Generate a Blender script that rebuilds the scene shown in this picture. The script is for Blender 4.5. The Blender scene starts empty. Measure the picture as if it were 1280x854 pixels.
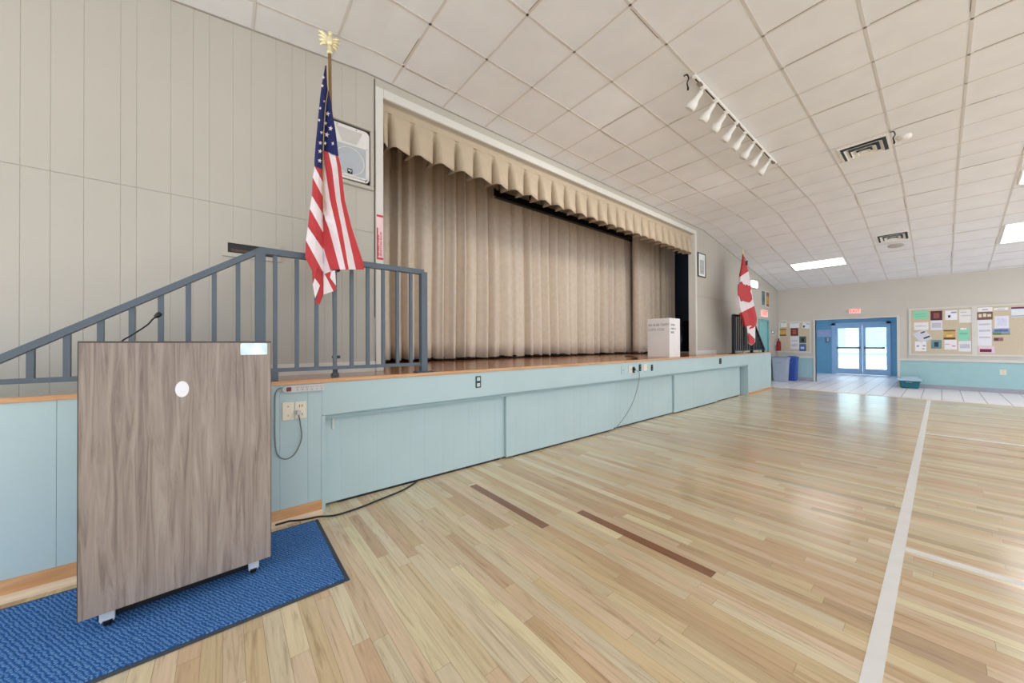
import bpy, bmesh, math, random
from mathutils import Vector, Matrix
random.seed(11)
SC = bpy.context.scene
COL = SC.collection
# ------------------------------------------------------------------ camera
YAW, PIT, ROL, FPX, CH = -0.8864419, 0.0055971, -0.0040805, 437.716, 1.2
Fv = Vector((math.sin(YAW)*math.cos(PIT), math.cos(YAW)*math.cos(PIT), math.sin(PIT)))
R0 = Vector((math.cos(YAW), -math.sin(YAW), 0)); U0 = R0.cross(Fv)
Rv = R0*math.cos(ROL) + U0*math.sin(ROL); Uv = -R0*math.sin(ROL) + U0*math.cos(ROL)
CAM = Vector((0, 0, CH))
cd = bpy.data.cameras.new('camera'); cam = bpy.data.objects.new('camera', cd); COL.objects.link(cam)
cd.sensor_fit = 'HORIZONTAL'; cd.sensor_width = 36; cd.lens = FPX/1280*36; cd.clip_start = .05; cd.clip_end = 300
m = Matrix((Rv, Uv, -Fv)).transposed().to_4x4(); m.translation = CAM; cam.matrix_world = m
SC.camera = cam
# survey helpers: a sight line from the survey point met with a real plane
def _ray(x, y): return Fv*FPX + Rv*(x-640) - Uv*(y-427)
def _pl(x, y, ax, v):
    d = _ray(x, y); return CAM + d*((v-CAM[ax])/d[ax])
def S(x, y, X): return _pl(x, y, 0, X)      # plane parallel to the stage wall
def W(x, y, Y): return _pl(x, y, 1, Y)      # plane parallel to the far wall
def G(x, y, z=0.): return _pl(x, y, 2, z)   # horizontal plane
# ------------------------------------------------------------------ layout constants (metres)
XS, XR, XW, YF = -2.80, -2.95, -3.38, 14.0
ZD = .945                   # stage deck
YA, YB = 1.164, 7.89        # proscenium opening
ZO = 3.56                   # opening head
ZC, K1, K2, SL1, SL2 = 3.74, 1.0, 8.4, .10, .1515
def zc(y):
    if y < K1: return ZC-SL1*(K1-y)
    if y > K2: return ZC-SL2*(y-K2)
    return ZC
# ------------------------------------------------------------------ materials
def lin(c):
    o = []
    for v in c:
        v /= 255.
        o.append(v/12.92 if v <= .04045 else ((v+.055)/1.055)**2.4)
    return tuple(o)+(1.,)
def mat(name, rgb, rough=.6, metal=0., var=.06, scale=6., bump=0., bscale=40., spec=.5, emit=None, es=0., trans=0., stretch=None, coat=0.):
    M = bpy.data.materials.new(name); M.use_nodes = True
    nt = M.node_tree; b = nt.nodes['Principled BSDF']
    c = lin(rgb)
    b.inputs['Roughness'].default_value = rough; b.inputs['Metallic'].default_value = metal
    b.inputs['Specular IOR Level'].default_value = spec
    b.inputs['Coat Weight'].default_value = coat
    tc = nt.nodes.new('ShaderNodeTexCoord'); src = tc.outputs['Object']
    if stretch:
        mp = nt.nodes.new('ShaderNodeMapping'); mp.inputs['Scale'].default_value = stretch
        nt.links.new(src, mp.inputs['Vector']); src = mp.outputs['Vector']
    n = nt.nodes.new('ShaderNodeTexNoise'); n.inputs['Scale'].default_value = scale; n.inputs['Detail'].default_value = 4
    nt.links.new(src, n.inputs['Vector'])
    r = nt.nodes.new('ShaderNodeValToRGB'); r.color_ramp.elements[0].position = .3; r.color_ramp.elements[1].position = .7
    r.color_ramp.elements[0].color = tuple(max(0, v*(1-var)) for v in c[:3])+(1,)
    r.color_ramp.elements[1].color = tuple(min(1, v*(1+var)) for v in c[:3])+(1,)
    nt.links.new(n.outputs['Fac'], r.inputs['Fac']); nt.links.new(r.outputs['Color'], b.inputs['Base Color'])
    if bump:
        n2 = nt.nodes.new('ShaderNodeTexNoise'); n2.inputs['Scale'].default_value = bscale
        nt.links.new(src, n2.inputs['Vector'])
        bp = nt.nodes.new('ShaderNodeBump'); bp.inputs['Strength'].default_value = bump; bp.inputs['Distance'].default_value = .01
        nt.links.new(n2.outputs['Fac'], bp.inputs['Height']); nt.links.new(bp.outputs['Normal'], b.inputs['Normal'])
    if emit:
        b.inputs['Emission Color'].default_value = lin(emit); b.inputs['Emission Strength'].default_value = es
    if trans:
        b.inputs['Transmission Weight'].default_value = trans
    return M
def wood(name, c1, c2, c3, rough, stretch, scale=1., dist=2., bump=0.):
    """grain: noise stretched along the board, warped"""
    M = bpy.data.materials.new(name); M.use_nodes = True
    nt = M.node_tree; b = nt.nodes['Principled BSDF']; b.inputs['Roughness'].default_value = rough
    tc = nt.nodes.new('ShaderNodeTexCoord'); mp = nt.nodes.new('ShaderNodeMapping'); mp.inputs['Scale'].default_value = stretch
    nt.links.new(tc.outputs['Object'], mp.inputs['Vector'])
    n = nt.nodes.new('ShaderNodeTexNoise'); n.inputs['Scale'].default_value = scale; n.inputs['Detail'].default_value = 6
    n.inputs['Distortion'].default_value = dist; n.inputs['Roughness'].default_value = .65
    nt.links.new(mp.outputs['Vector'], n.inputs['Vector'])
    r = nt.nodes.new('ShaderNodeValToRGB'); e = r.color_ramp.elements
    e[0].position = .32; e[0].color = lin(c1); e[1].position = .68; e[1].color = lin(c3)
    k = e.new(.5); k.color = lin(c2)
    nt.links.new(n.outputs['Fac'], r.inputs['Fac']); nt.links.new(r.outputs['Color'], b.inputs['Base Color'])
    return M

M = {}
M['wall'] = mat('cream painted panelling', (186, 181, 170), .55, var=.03, scale=1.2)
M['wall2'] = mat('beige painted wall', (204, 200, 190), .6, var=.03, scale=1.2)
M['white'] = mat('off white paint', (214, 212, 205), .5, var=.02)
M['ceil'] = mat('acoustic ceiling tile', (236, 237, 240), .9, var=.03, scale=3., bump=.15, bscale=120, spec=.2)
M['tbar'] = mat('ceiling grid metal', (216, 211, 207), .5, var=.03)
M['gap'] = mat('dark tile joint', (150, 138, 128), .9)
M['blue'] = mat('pale blue painted panel', (178, 200, 203), .45, var=.03, scale=2.)
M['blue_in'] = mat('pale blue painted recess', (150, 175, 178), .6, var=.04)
M['teal'] = mat('teal wainscot paint', (160, 198, 202), .5, var=.03)
M['vest'] = mat('vestibule blue paint', (118, 176, 208), .5, var=.04)
M['frame'] = mat('door frame blue paint', (172, 206, 236), .4, var=.03)
M['rail'] = mat('slate grey metal paint', (80, 92, 103), .38, var=.05, scale=8)
M['black'] = mat('black plastic', (14, 14, 16), .45)
M['railblk'] = mat('dark navy metal paint', (26, 30, 38), .5)
M['curtain'] = mat('tan stage curtain cloth', (216, 202, 184), .95, var=.05, scale=14, bump=.1, bscale=300, spec=.1)
M['valance'] = mat('tan valance cloth', (190, 174, 152), .95, var=.04, scale=14, bump=.1, bscale=300, spec=.1)
M['navy'] = mat('backstage blue grey paint', (84, 96, 112), .7, var=.06)
M['dark'] = mat('backstage dark tone', (40, 38, 40), .9)  # darkness of the unlit space behind the curtain, put into the colour
M['chrome'] = mat('chrome', (200, 205, 210), .18, 1.)
M['gold'] = mat('pale gold metal', (240, 230, 188), .35, .4)
M['ivory'] = mat('ivory plastic', (228, 220, 200), .4, var=.02)
M['grey_pl'] = mat('light grey plastic', (200, 198, 198), .45, var=.02)
M['red'] = mat('red cloth', (188, 60, 64), .85, var=.06, scale=20)
M['flagw'] = mat('white cloth', (232, 222, 226), .85, var=.04, scale=20)
M['flagb'] = mat('navy cloth', (26, 34, 92), .85, var=.1, scale=20)
M['lamp'] = mat('white lamp enamel', (240, 238, 232), .4, var=.01)
M['paper'] = mat('white paper', (236, 236, 238), .8, var=.02)
M['cork'] = mat('cork board beige', (205, 192, 168), .9, var=.06, scale=60)
M['tile'] = None
M['diff'] = mat('light diffuser', (255, 255, 255), .5, emit=(255, 255, 255), es=4.8)
M['card'] = mat('white cardboard', (226, 224, 222), .7, var=.02)
M['ink'] = mat('grey ink', (150, 146, 145), .8)
M['signred'] = mat('sign red', (205, 60, 70), .6)
M['exitred'] = mat('exit letter red', (222, 60, 60), .5, emit=(255, 60, 60), es=.5)
M['exitwhite'] = mat('exit sign face', (250, 214, 210), .5, emit=(255, 170, 165), es=.35)
M['oak'] = wood('oak trim', (192, 138, 92), (206, 156, 108), (218, 174, 130), .4, (14, 1.2, 14))
M['oak2'] = wood('pale quarter round', (214, 190, 160), (222, 200, 172), (228, 208, 182), .45, (14, 1.2, 14))
M['deck'] = wood('stage deck boards', (140, 88, 52), (164, 106, 66), (180, 122, 80), .14, (1.2, 14, 14))
M['lam'] = wood('walnut laminate', (114, 100, 92), (147, 133, 123), (163, 151, 139), .42, (15, 15, .8), scale=2.6, dist=1.0)
M['lamedge'] = mat('dark laminate edge', (74, 62, 58), .5)
# glass
def glass():
    g = bpy.data.materials.new('door glass'); g.use_nodes = True
    nt = g.node_tree; nt.nodes.clear()
    o = nt.nodes.new('ShaderNodeOutputMaterial'); t = nt.nodes.new('ShaderNodeBsdfTransparent'); t.inputs[0].default_value = (.93, .97, .98, 1)
    gl = nt.nodes.new('ShaderNodeBsdfGlossy'); gl.inputs['Roughness'].default_value = .03
    f = nt.nodes.new('ShaderNodeFresnel'); f.inputs[0].default_value = 1.3
    mx = nt.nodes.new('ShaderNodeMixShader')
    nt.links.new(f.outputs[0], mx.inputs[0]); nt.links.new(t.outputs[0], mx.inputs[1]); nt.links.new(gl.outputs[0], mx.inputs[2])
    nt.links.new(mx.outputs[0], o.inputs[0]); return g
M['glass'] = glass()
# ------------------------------------------------------------------ mesh builder
class MB:
    def __init__(s): s.v = []; s.f = []; s.mi = []; s.sm = []
    def face(s, pts, mi=0, smooth=False):
        i = len(s.v); s.v += [Vector(p) for p in pts]; s.f.append(tuple(range(i, i+len(pts)))); s.mi.append(mi); s.sm.append(smooth)
    def raw(s, vs, fs, mi=0, smooth=False):
        i = len(s.v); s.v += [Vector(p) for p in vs]
        for f in fs: s.f.append(tuple(i+k for k in f)); s.mi.append(mi); s.sm.append(smooth)
    def box(s, a, b, mi=0, bev=0.):
        x0, y0, z0 = [min(p, q) for p, q in zip(a, b)]; x1, y1, z1 = [max(p, q) for p, q in zip(a, b)]
        if bev <= 0:
            vs = [(x0,y0,z0),(x1,y0,z0),(x1,y1,z0),(x0,y1,z0),(x0,y0,z1),(x1,y0,z1),(x1,y1,z1),(x0,y1,z1)]
            s.raw(vs, [(0,3,2,1),(4,5,6,7),(0,1,5,4),(1,2,6,5),(2,3,7,6),(3,0,4,7)], mi)
        else:
            bm = bmesh.new(); bmesh.ops.create_cube(bm, size=1)
            for v in bm.verts: v.co = Vector(((x0+x1)/2+v.co.x*(x1-x0), (y0+y1)/2+v.co.y*(y1-y0), (z0+z1)/2+v.co.z*(z1-z0)))
            bmesh.ops.bevel(bm, geom=bm.edges[:], offset=min(bev, .45*min(x1-x0, y1-y0, z1-z0)), segments=2, affect='EDGES')
            s.bm(bm, mi); bm.free()
    def bm(s, bm, mi=0, smooth=False, mw=None):
        bm.verts.index_update()
        s.raw([(mw @ v.co) if mw else v.co.copy() for v in bm.verts], [[v.index for v in f.verts] for f in bm.faces], mi, smooth)
    def obox(s, c, ax, ay, az, mi=0):
        """oriented box: centre and three half axes"""
        c = Vector(c); ax = Vector(ax); ay = Vector(ay); az = Vector(az)
        vs = [c+sx*ax+sy*ay+sz*az for sz in (-1,1) for sx, sy in ((-1,-1),(1,-1),(1,1),(-1,1))]
        s.raw(vs, [(0,3,2,1),(4,5,6,7),(0,1,5,4),(1,2,6,5),(2,3,7,6),(3,0,4,7)], mi)
    def tube(s, pts, r, mi=0, seg=8, caps=True):
        pts = [Vector(p) for p in pts]; n = len(pts); rs = r if isinstance(r, (list, tuple)) else [r]*n
        vs = []; fs = []; prev = None
        for i, p in enumerate(pts):
            t = (pts[min(i+1, n-1)]-pts[max(i-1, 0)]).normalized()
            if prev is None:
                a = t.orthogonal().normalized()
            else:
                a = (prev-t*prev.dot(t)); a = a.normalized() if a.length > 1e-6 else t.orthogonal().normalized()
            prev = a; b = t.cross(a)
            for k in range(seg):
                w = 2*math.pi*k/seg; vs.append(p+rs[i]*(a*math.cos(w)+b*math.sin(w)))
        for i in range(n-1):
            for k in range(seg):
                k2 = (k+1) % seg; fs.append((i*seg+k, i*seg+k2, (i+1)*seg+k2, (i+1)*seg+k))
        if caps: fs.append(tuple(range(seg))[::-1]); fs.append(tuple((n-1)*seg+k for k in range(seg)))
        s.raw(vs, fs, mi, True)
    def lathe(s, prof, base, axis=(0,0,1), mi=0, seg=20, caps=True):
        """prof: (radius, height along axis)"""
        base = Vector(base); ax = Vector(axis).normalized(); a = ax.orthogonal().normalized(); b = ax.cross(a)
        vs = []; fs = []
        for r, h in prof:
            for k in range(seg):
                w = 2*math.pi*k/seg; vs.append(base+ax*h+r*(a*math.cos(w)+b*math.sin(w)))
        for i in range(len(prof)-1):
            for k in range(seg):
                k2 = (k+1) % seg; fs.append((i*seg+k, i*seg+k2, (i+1)*seg+k2, (i+1)*seg+k))
        if caps: fs.append(tuple(range(seg))[::-1]); fs.append(tuple((len(prof)-1)*seg+k for k in range(seg)))
        s.raw(vs, fs, mi, True)
    def ball(s, c, r, mi=0, sc=(1,1,1), rot=None):
        bm = bmesh.new(); bmesh.ops.create_uvsphere(bm, u_segments=16, v_segments=10, radius=r)
        mw = Matrix.Translation(Vector(c)) @ (rot.to_4x4() if rot else Matrix.Identity(4)) @ Matrix.Diagonal((*sc, 1))
        s.bm(bm, mi, True, mw); bm.free()
    def prism(s, poly, d, mi=0):
        """planar polygon (3d points) extruded by vector d"""
        d = Vector(d); n = len(poly); vs = [Vector(p) for p in poly]; vs += [p+d for p in vs]
        s.raw(vs, [tuple(range(n))[::-1], tuple(range(n, 2*n))]+[(i, (i+1) % n, (i+1) % n+n, i+n) for i in range(n)], mi)
    def build(s, name, mats, parent=None, origin=None, recalc=True, local=False):
        me = bpy.data.meshes.new(name)
        if parent is not None: org = Vector((0,0,0)) if local else parent.location.copy()
        elif origin is not None: org = Vector(origin)
        else:
            xs = [v.x for v in s.v]; ys = [v.y for v in s.v]; zs = [v.z for v in s.v]
            org = Vector(((min(xs)+max(xs))/2, (min(ys)+max(ys))/2, min(zs)))
        me.from_pydata([tuple(v-org) for v in s.v], [], s.f)
        if not isinstance(mats, (list, tuple)): mats = [mats]
        for q in mats: me.materials.append(M[q] if isinstance(q, str) else q)
        for p, i, k in zip(me.polygons, s.mi, s.sm): p.material_index = i; p.use_smooth = k
        me.update()
        if recalc:
            bm = bmesh.new(); bm.from_mesh(me)
            bmesh.ops.remove_doubles(bm, verts=bm.verts, dist=1e-6)
            bmesh.ops.recalc_face_normals(bm, faces=bm.faces)
            bm.to_mesh(me); bm.free()
        o = bpy.data.objects.new(name, me); COL.objects.link(o)
        if parent is not None: o.parent = parent
        else: o.location = org
        return o
def sub(mb, name, mats, part):
    """a mesh one level below a part; parts sit at their thing's origin"""
    o = mb.build(name, mats, None, origin=part.parent.location); o.parent = part; o.location = (0, 0, 0); return o
def tag(o, label, cat, group=None, kind=None):
    o['label'] = label; o['category'] = cat
    if group: o['group'] = group
    if kind: o['kind'] = kind
    return o
def thing(name, label, cat, loc, rotz=0., group=None):
    o = bpy.data.objects.new(name, None); COL.objects.link(o); o.location = loc; o.rotation_euler = (0, 0, rotz)
    o.empty_display_size = .1
    return tag(o, label, cat, group)
def struct(o): o['kind'] = 'structure'; return o
def textmesh(mb, txt, size, mw, mi=0, depth=.002):
    cu = bpy.data.curves.new('t', 'FONT'); cu.body = txt; cu.size = size; cu.align_x = 'CENTER'; cu.align_y = 'CENTER'; cu.extrude = depth
    o = bpy.data.objects.new('t', cu); COL.objects.link(o)
    dg = bpy.context.evaluated_depsgraph_get(); me = o.evaluated_get(dg).to_mesh()
    mb.raw([mw @ v.co for v in me.vertices], [tuple(p.vertices) for p in me.polygons], mi)
    o.evaluated_get(dg).to_mesh_clear(); bpy.data.objects.remove(o); bpy.data.curves.remove(cu)
def frame_mw(o, right, up):
    r = Vector(right).normalized(); u = Vector(up).normalized(); n = r.cross(u)
    q = Matrix((r, u, n)).transposed().to_4x4(); q.translation = Vector(o); return q
# ------------------------------------------------------------------ floor
def floor_mat():
    F = bpy.data.materials.new('hardwood strip floor'); F.use_nodes = True
    nt = F.node_tree; b = nt.nodes['Principled BSDF']
    at = nt.nodes.new('ShaderNodeAttribute'); at.attribute_name = 'board_tint'
    uv = nt.nodes.new('ShaderNodeUVMap'); uv.uv_map = 'board_uv'
    mp = nt.nodes.new('ShaderNodeMapping'); mp.inputs['Scale'].default_value = (1.6, 26, 1)
    nt.links.new(uv.outputs[0], mp.inputs[0])
    n = nt.nodes.new('ShaderNodeTexNoise'); n.inputs['Scale'].default_value = 1.3; n.inputs['Detail'].default_value = 7; n.inputs['Distortion'].default_value = 1.6; n.inputs['Roughness'].default_value = .62
    nt.links.new(mp.outputs[0], n.inputs['Vector'])
    r = nt.nodes.new('ShaderNodeValToRGB'); e = r.color_ramp.elements
    e[0].position = .33; e[0].color = (.70, .64, .58, 1); e[1].position = .6; e[1].color = (1.06, 1.05, 1.03, 1)
    k = e.new(.45); k.color = (.95, .935, .91, 1)
    nt.links.new(n.outputs['Fac'], r.inputs['Fac'])
    mx = nt.nodes.new('ShaderNodeMix'); mx.data_type = 'RGBA'; mx.blend_type = 'MULTIPLY'; mx.inputs['Factor'].default_value = .85
    nt.links.new(at.outputs['Color'], mx.inputs[6]); nt.links.new(r.outputs['Color'], mx.inputs[7])
    nt.links.new(mx.outputs[2], b.inputs['Base Color'])
    n2 = nt.nodes.new('ShaderNodeTexNoise'); n2.inputs['Scale'].default_value = 3.; n2.inputs['Detail'].default_value = 3
    tc = nt.nodes.new('ShaderNodeTexCoord'); nt.links.new(tc.outputs['Object'], n2.inputs['Vector'])
    mr = nt.nodes.new('ShaderNodeMapRange'); mr.inputs['To Min'].default_value = .15; mr.inputs['To Max'].default_value = .24
    nt.links.new(n2.outputs['Fac'], mr.inputs['Value']); nt.links.new(mr.outputs[0], b.inputs['Roughness'])
    b.inputs['Specular IOR Level'].default_value = .5
    return F
YT = 11.3
def build_floor():
    x0, x1, y0, y1, w = -2.99, 7.0, -4.0, YT, .0665
    d1 = (G(590, 607), G(686, 657)); d2 = (G(723, 640), G(893, 718))
    tints = [(212,195,161),(208,187,150),(216,201,168),(204,183,147),(218,205,176),(211,188,158),(205,178,147),(218,207,172),(199,173,139),(214,193,165),(206,190,160)]
    vs = []; fs = []; cols = []; uvs = []
    g = .0005
    def quad(xa, xb, ya, yb, c):
        i = len(vs); vs.extend([(xa+g,ya+g,0),(xb-g,ya+g,0),(xb-g,yb-g,0),(xa+g,yb-g,0)]); fs.append((i,i+1,i+2,i+3)); cols.append(c)
        o = random.random()*40; p = random.random()*9
        L = xb-xa; uvs.append([(o,p),(o+L,p),(o+L,p+(yb-ya)),(o,p+(yb-ya))])
    y = y0
    while y < y1-1e-6:
        ye = min(y+w, y1); yc = (y+ye)/2; x = x0-random.random()*1.2
        special = []
        for a, b_ in (d1, d2):
            ymid = (a.y+b_.y)/2
            if abs(ymid-yc) <= w/2+1e-9: special.append((min(a.x, b_.x), max(a.x, b_.x)))
        cuts = []
        while x < x1:
            L = random.choice([.45,.6,.8,.95,1.1,1.3,1.6]); cuts.append((x, x+L)); x += L
        if special:
            s0, s1 = special[0]; nc = []
            for a, b_ in cuts:
                if b_ <= s0 or a >= s1: nc.append((a, b_))
                else:
                    if a < s0: nc.append((a, s0))
                    if b_ > s1: nc.append((s1, b_))
            nc.append((s0, s1)); cuts = nc
        for a, b_ in cuts:
            a = max(a, x0); b_ = min(b_, x1)
            if b_-a < .01: continue
            if special and abs(a-special[0][0]) < 1e-6 and abs(b_-special[0][1]) < 1e-6: c = lin((138, 98, 74))
            else:
                c = lin(random.choice(tints)); q = random.uniform(.9, 1.06)
                if random.random() < .04: q *= .8
                c = tuple(v*q for v in c[:3])+(1,)
            quad(a, b_, y, ye, c)
        y = ye
    # dark joint bed just under the boards
    nb = len(fs); i = len(vs); vs.extend([(x0,y0,-.004),(x1,y0,-.004),(x1,y1,-.004),(x0,y1,-.004)]); fs.append((i,i+1,i+2,i+3)); cols.append(lin((150,120,92))); uvs.append([(0,0)]*4)
    me = bpy.data.meshes.new('floor'); me.from_pydata(vs, [], fs)
    ca = me.color_attributes.new('board_tint', 'FLOAT_COLOR', 'CORNER'); ul = me.uv_layers.new(name='board_uv')
    for p in me.polygons:
        for k, li in enumerate(p.loop_indices): ca.data[li].color = cols[p.index]; ul.data[li].uv = uvs[p.index][k]
    me.materials.append(floor_mat()); me.update()
    o = bpy.data.objects.new('floor', me); COL.objects.link(o); struct(o)
build_floor()
def tile_mat():
    T = bpy.data.materials.new('pale ceramic floor tile'); T.use_nodes = True
    nt = T.node_tree; b = nt.nodes['Principled BSDF']; b.inputs['Roughness'].default_value = .36
    tc = nt.nodes.new('ShaderNodeTexCoord'); br = nt.nodes.new('ShaderNodeTexBrick')
    br.offset = 0; br.inputs['Color1'].default_value = lin((236,232,237)); br.inputs['Color2'].default_value = lin((229,225,231)); br.inputs['Mortar'].default_value = lin((128,126,134))
    br.inputs['Scale'].default_value = 1; br.inputs['Brick Width'].default_value = .28; br.inputs['Row Height'].default_value = 2.9; br.inputs['Mortar Size'].default_value = .006
    nt.links.new(tc.outputs['Object'], br.inputs['Vector']); nt.links.new(br.outputs['Color'], b.inputs['Base Color']); return T
M['tile'] = tile_mat()
mb = MB(); mb.box((-5.2, YT, -.1), (7, 18.3, 0)); struct(mb.build('floor', 'tile', origin=(0, YT, 0)))
mb = MB(); mb.box((-2.8, YT-.05, 0), (7, YT+.01, .004)); struct(mb.build('trim_1', 'oak2'))
# ------------------------------------------------------------------ stage wall, far wall, ceiling
groove_y = [-.93, -.82, -.69, -.535, -.463, -.30, -.184, -.095, .04, .15, .31, .42, .52, .66, .80, .92]
gy = list(groove_y)
y = -.93
pat = [.11, .16, .12, .09, .15, .13]
k = 0
while y > -3.9: y -= pat[k % 6]; k += 1; gy.append(y)
y = 8.1; gr = []
while y < 12.0: gr.append(y); y += pat[k % 6]; k += 1
def panelled(mb, ya, yb, z0, z1, grooves, X, th=.06, gw=.005, gd=.0022, face=1):
    """vertical board wall: profile with v-grooves extruded in z (z1 may depend on y)"""
    pts = [(X, ya)]
    for g in sorted(grooves):
        if ya+.01 < g < yb-.01: pts += [(X, g-gw/2), (X-gd*face, g), (X, g+gw/2)]
    pts.append((X, yb))
    if callable(z1):
        for kk in (K1, K2):
            if ya < kk < yb: pts.append((X, kk))
        pts.sort(key=lambda p: p[1])
    zt = z1 if callable(z1) else (lambda q: z1)
    for (xa, y_a), (xb, y_b) in zip(pts, pts[1:]):
        mb.face([(xa, y_a, z0), (xb, y_b, z0), (xb, y_b, zt(y_b)), (xa, y_a, zt(y_a))])
    mb.face([(X-th*face, ya, z0), (X-th*face, yb, z0), (X-th*face, yb, zt(yb)), (X-th*face, ya, zt(ya))])
    for q in (ya, yb): mb.face([(X, q, z0), (X-th*face, q, z0), (X-th*face, q, zt(q)), (X, q, zt(q))])
    mb.face([(X, ya, z0), (X, yb, z0), (X-th*face, yb, z0), (X-th*face, ya, z0)])
mb = MB()
zr = 2.245
ws = XW
panelled(mb, -4.0, YA-.075, -.0, zr, gy, ws)
panelled(mb, -4.0, YA-.075, zr+.006, lambda q: zc(q), gy, ws)
mb.box((ws-.05, -4.0, zr-.001), (ws-.004, YA-.075, zr+.007))
# above the opening
mb.box((ws-.06, YA-.07, ZO+.06), (ws-.0005, YB+.03, ZC))
mb.box((ws-.058, YA-.072, ZO), (ws-.002, YB+.03, ZO+.1))
panelled(mb, YB+.03, 12.08, 0, zr, gr, ws)
panelled(mb, YB+.03, 12.08, zr+.006, lambda q: zc(q), gr, ws)
mb.box((ws-.05, YB+.03, zr-.012), (ws+.008, 12.0, zr+.012))
mb.box((ws-.06, 12.08, 1.90), (ws, 13.02, 2.84))
mb.face([(ws,12.08,2.84),(ws,13.02,2.84),(ws,13.02,zc(13.02)),(ws,12.08,zc(12.08))])
panelled(mb, 13.02, YF, 0, lambda q: zc(q), [13.3, 13.6], ws)
struct(mb.build('wall_left', 'wall', origin=(ws, 0, 0), recalc=False))
# white base strip along the stage wall at deck level
mb = MB(); mb.box((ws, -.0, ZD), (ws+.012, YA-.075, ZD+.095)); mb.box((ws, YB+.09, ZD), (ws+.012, 9.0, ZD+.08)); struct(mb.build('baseboard_left', 'white'))
# far wall with the vestibule opening
XO0, XO1, ZOP = -2.44, -.752, 1.87
mb = MB(); zf = zc(YF)
def wallpiece(xa, xb, z0, z1, mi): mb.box((xa, YF, z0), (xb, YF+.12, z1), mi)
zch = .705
for xa, xb in ((XW-.06, XO0), (XO1, 4.5)):
    wallpiece(xa, xb, 0, zch, 1); wallpiece(xa, xb, zch, zf, 0)
wallpiece(XO0, XO1, ZOP, zf, 0)
struct(mb.build('wall_far', ['wall2', 'teal'], origin=(0, YF, 0)))
mb = MB()
for xa, xb in ((XW, XO0-.03), (XO1+.03, 4.5)): mb.box((xa, YF-.025, zch), (xb, YF, zch+.06))
struct(mb.build('trim_2', 'white'))
mb = MB()
for xa, xb in ((XW, XO0-.03), (XO1+.03, 4.5)): mb.box((xa, YF-.012, 0), (xb, YF, .1))
struct(mb.build('baseboard_far', mat('grey vinyl base', (158, 160, 170), .5)))
mb = MB(); mb.box((XO0-.05, YF-.02, 0), (XO0, YF+.12, ZOP)); mb.box((XO1, YF-.02, 0), (XO1+.05, YF+.12, ZOP)); mb.box((XO0-.05, YF-.02, ZOP), (XO1+.05, YF+.12, ZOP+.04)); struct(mb.build('trim_3', 'white'))
# vestibule shell
YV = 18.0
dl = W(1040, 440, YV).x; dr = W(1113.5, 440, YV).x; dzt = W(1075, 403, YV).z
mb = MB(); mb.box((-4.4, YV, 0), (dl, YV+.12, 2.5)); mb.box((dr, YV, 0), (-.4, YV+.12, 2.5)); mb.box((dl, YV, dzt), (dr, YV+.12, 2.5))
mb.box((-4.52, YF+.12, 0), (-4.4, YV+.12, 2.5)); mb.box((XO1+.35, YF+.12, 0), (XO1+.47, YV+.12, 2.5)); struct(mb.build('wall_vestibule', 'vest', origin=(0, YV, 0)))
mb = MB(); mb.box((-4.52, YF+.12, 2.45), (-.2, YV+.12, 2.55)); struct(mb.build('ceiling', 'ceil'))
# main ceiling: tiles + grid
GX0, GP, GY0, GQ = -3.09, .5437, 1.253, .5478
mb = MB(); XC1 = 7.0; YC0 = -4.0
ks = [YC0, K1, K2, YF]
for a, b_ in zip(ks, ks[1:]):
    mb.raw([(XW-.06,a,zc(a)),(XC1,a,zc(a)),(XC1,b_,zc(b_)),(XW-.06,b_,zc(b_)),(XW-.06,a,zc(a)+.05),(XC1,a,zc(a)+.05),(XC1,b_,zc(b_)+.05),(XW-.06,b_,zc(b_)+.05)], [(0,1,2,3),(4,7,6,5),(0,4,5,1),(1,5,6,2),(2,6,7,3),(3,7,4,0)], 0)
def bar(p, q, wv, h, mi):
    p = Vector(p); q = Vector(q); d = q-p; up = Vector((0,0,h/2)); mb.obox((p+q)/2-up, d/2, Vector(wv)/2, up, mi)
x = GX0-GP*0; i = 0
while x < XC1:
    for a, b_ in zip(ks, ks[1:]): bar((x, a, zc(a)), (x, b_, zc(b_)), (.020, 0, 0), .003, 1)
    x += GP
y = GY0
while y > YC0: y -= GQ
y += GQ
rg = random.Random(4)
while y < YF:
    bar((XW, y, zc(y)), (XC1, y, zc(y)), (0, .018, 0), .003, 1)
    # uneven joints where tiles do not sit flush
    xx = GX0
    while xx < 2.2:
        if rg.random() < .22:
            bar((xx+.03, y-.013, zc(y)-.001), (xx+GP*rg.uniform(.35, .95), y-.013, zc(y)-.001), (0, .004, 0), .002, 2)
        xx += GP
    y += GQ
x = GX0
while x < 2.2:
    y = GY0-GQ*6
    while y < YF-.6:
        if rg.random() < .14: bar((x-.014, y+.03, zc(y+.03)-.001), (x-.014, y+GQ*.8, zc(y+GQ*.8)-.001), (.004, 0, 0), .002, 2)
        y += GQ
    x += GP
struct(mb.build('ceiling', ['ceil', 'tbar', 'gap'], origin=(0, 0, ZC)))
# wall angle between ceiling and stage wall
mb = MB()
for a, b_ in zip(ks, ks[1:]): mb.raw([(XW,a,zc(a)-.008),(XW+.008,a,zc(a)-.008),(XW+.008,b_,zc(b_)-.008),(XW,b_,zc(b_)-.008),(XW,a,zc(a)-.0),(XW+.008,a,zc(a)-.0),(XW+.008,b_,zc(b_)-.0),(XW,b_,zc(b_)-.0)], [(0,3,2,1),(4,5,6,7),(0,1,5,4),(1,2,6,5),(2,3,7,6),(3,0,4,7)])
struct(mb.build('trim_4', mat('wall angle', (158,149,139), .6)))
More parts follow.
